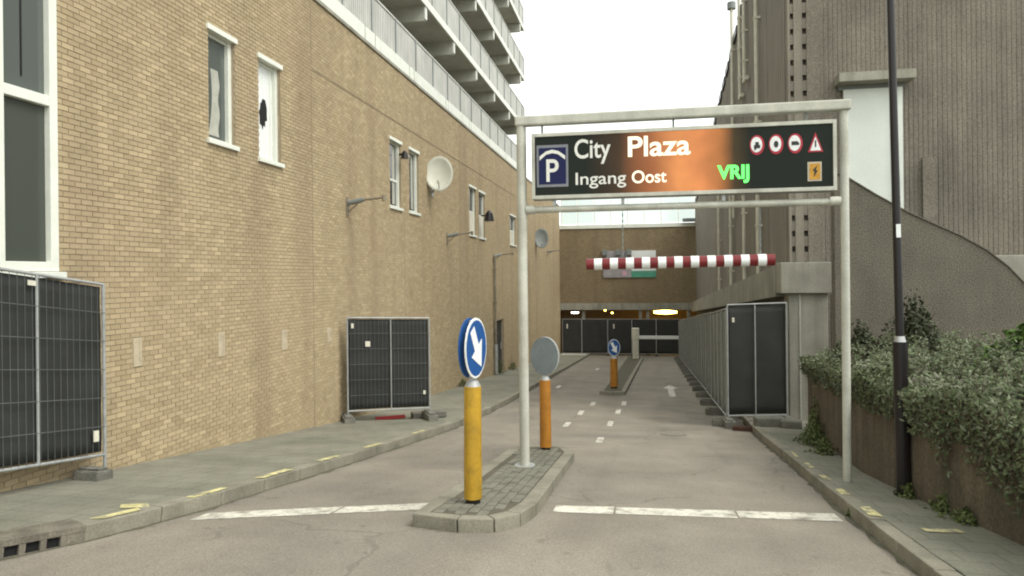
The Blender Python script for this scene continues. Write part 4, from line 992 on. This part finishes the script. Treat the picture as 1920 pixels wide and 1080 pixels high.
for i, cx in enumerate((1.382, 1.597, 1.811)):
    cz = 3.925; o = ell(cx, cz, .083, .118, yt, .003).build('prohibition_sign', M_redsign, sg)
    ell(cx-.006, cz+.004, .064, .092, yt-.0035, .002).build('prohibition_face', M_signw, sg)
    gph = MB()
    if i == 0: gph.box(cx-.035, cx+.035, yt-.0085, yt-.006, cz-.04, cz+.0); gph.box(cx-.02, cx+.02, yt-.0085, yt-.006, cz, cz+.035); ell(cx-.022, cz-.045, .012, .016, yt-.006, .0025, 10, gph)
    elif i == 1: ell(cx, cz, .026, .04, yt-.006, .0025, 16, gph)
    else: gph.box(cx-.042, cx+.03, yt-.0085, yt-.006, cz-.02, cz+.025); gph.box(cx+.03, cx+.044, yt-.0085, yt-.006, cz-.02, cz+.01)
    gph.build('prohibition_symbol', M_signblack, sg)
MB().poly_prism([(1.95,3.815),(2.12,3.815),(2.035,4.045)], yt-.003, yt).build('warning_triangle', M_redsign, sg); MB().poly_prism([(1.975,3.832),(2.095,3.832),(2.035,3.995)], yt-.006, yt-.0032).build('warning_face', M_signw, sg)
MB().box(2.027, 2.043, yt-.009, yt-.0062, 3.875, 3.95).build('warning_symbol', M_signblack, sg)
MB().box(1.945, 2.10, yt-.003, yt, 3.475, 3.70).build('charging_border', mat('pale_border', (.5,.45,.35), .5), sg); MB().box(1.965, 2.085, yt-.006, yt-.0032, 3.495, 3.68).build('charging_panel', mat('amber', (.55,.28,.03), .5, .2, 20), sg)
MB().poly_prism([(2.0,3.6),(2.05,3.66),(2.035,3.6),(2.06,3.6),(2.01,3.52),(2.02,3.585)], yt-.009, yt-.0062).build('charging_symbol', M_signblack, sg)
for x in (-1.2, .42, 1.95): gp(MB().box(x-.012, x+.012, GYP-.01, GYP+.02, 4.186, 4.299), 'hanger', M_balud)
for x in (-1.05, -.2, 1.0): gp(MB().box(x-.02, x+.02, GYP-.02, GYP+.02, 3.28, 3.359), 'bracket', M_gal)

# height bar hung on two chains
hb = empty('height_bar', (.46, GYP, 2.54)); tag(hb, 'red and white striped height limit bar hanging below sign', 'height bar')
n = 23; xa, xb = -.655, 1.58; za, zb = 2.535, 2.562
for i in range(n):
    f0, f1 = i/n, (i+1)/n; p = (xa+(xb-xa)*f0-.46, 0, za+(zb-za)*f0-2.54); q = (xa+(xb-xa)*f1-.46, 0, za+(zb-za)*f1-2.54)
    MB().tube(p, q, .072 if i % 2 else .070, 18).build('stripe', M_signw if i % 2 else M_red, hb, True)
for x, zt_ in ((-.205, 3.2), (1.42, 3.2)):
    b_ = MB(); z = .06; k = 0
    while z < zt_-2.54: b_.box(x-.46-(.008 if k % 2 else .003), x-.46+(.008 if k % 2 else .003), -.003 if k % 2 else -.008, .003 if k % 2 else .008, z, z+.045); z += .04; k += 1
    b_.build('chain', M_balud, hb)

# ---------------------------------------------------------------- bollards with round signs
def bollard(x, y, z, h, col, face, label, sign='front', lean=0, rad=.086, grp='round sign bollards on the islands'):
    t = empty('sign_bollard', (x, y, z)); t.rotation_euler.y = R(lean); tag(t, label, 'bollard', grp)
    MB().tube((0,0,0), (0,0,.05), rad*.82, 18).build('base', M_black, t, True)
    b_ = MB(); b_.tube((0,0,.045), (0,0,h), rad, 24, rad*.94); b_.build('column', col, t, True)
    b_ = MB(); b_.tube((0,0,h), (0,0,h+.05), rad*.9, 18, rad*.6); b_.build('cap', M_galm, t, True)
    MB().box(-.028, .028, -.022, .022, h+.02, h+.62).build('sign_stem', M_galm, t)
    Mx = Matrix.Translation((0, 0, h+.36)) @ Matrix.Rotation(R(face), 4, 'Z')
    def put(mb, name, m):
        o = mb.build(name, m, t); o.matrix_local = Mx; return o
    rx, rz = .215, .285
    rim = put(ell(0, 0, rx, rz, -.028, .012), 'sign_plate', M_signw)
    def sub(mb, name, m): return mb.build(name, m, rim)
    sub(ell(0, 0, rx-.016, rz-.022, -.041, .003), 'sign_face', M_blue)
    # white arrow, pointing down to the lower right
    ang = R(-58); sh = []
    for (u, v_) in ((-.21,-.055),(.0,-.055),(.0,-.15),(.22,0),(.0,.15),(.0,.055),(-.21,.055)):
        sh.append(((u*math.cos(ang)-v_*math.sin(ang))*.8, u*math.sin(ang)+v_*math.cos(ang)))
    sub(MB().poly_prism(sh, -.0475, -.0445), 'arrow', M_signw)
    put(ell(0, 0, rx, rz, .040, .012), 'sign_back', M_signback if sign != 'both' else M_blue)
    return t
bollard(-1.573, 6.371, .266, 1.10, M_yel, 76, 'yellow bollard with blue round arrow sign at the front of the island', sign='both', lean=.4)
bollard(-1.422, 10.35, -.215, 1.05, M_ora, 172, 'orange bollard with grey sign back behind the left gantry post', rad=.088)
bollard(-.90, 23.7, g(-.9,23.7)+.12, 1.0, M_ora, 20, 'distant orange bollard with blue round sign on the far island', sign='both', rad=.13)

# ---------------------------------------------------------------- lamp post
t = empty('lamp_post', (2.72, 7.95, g(2.72,7.95)+KH)); t.rotation_euler.y = R(-.9); tag(t, 'tall thin black lamp post standing on right pavement', 'lamp post')
MB().tube((0,0,-.05), (0,0,.03), .10, 18).build('base_flange', M_black, t, True)
MB().tube((0,0,0), (0,0,1.62), .072, 20).build('lower_column', M_black, t, True)
MB().tube((0,0,1.62), (0,0,1.68), .06, 16, .045).build('collar', M_gal, t, True)
MB().tube((0,0,1.66), (0,0,7.0), .043, 18, .034).build('upper_column', M_black, t, True)
MB().box(-.022, .022, -.05, -.043, 2.72, 2.86).build('number_plate', M_signw, t)
b_ = MB(); b_.tube((0,0,7.0), (-.6,0,7.25), .03, 12); b_.build('lamp_arm', M_black, t, True)
MB().box(-1.15, -.55, -.12, .12, 7.2, 7.32).build('lamp_head', M_black, t, bevel=.03)
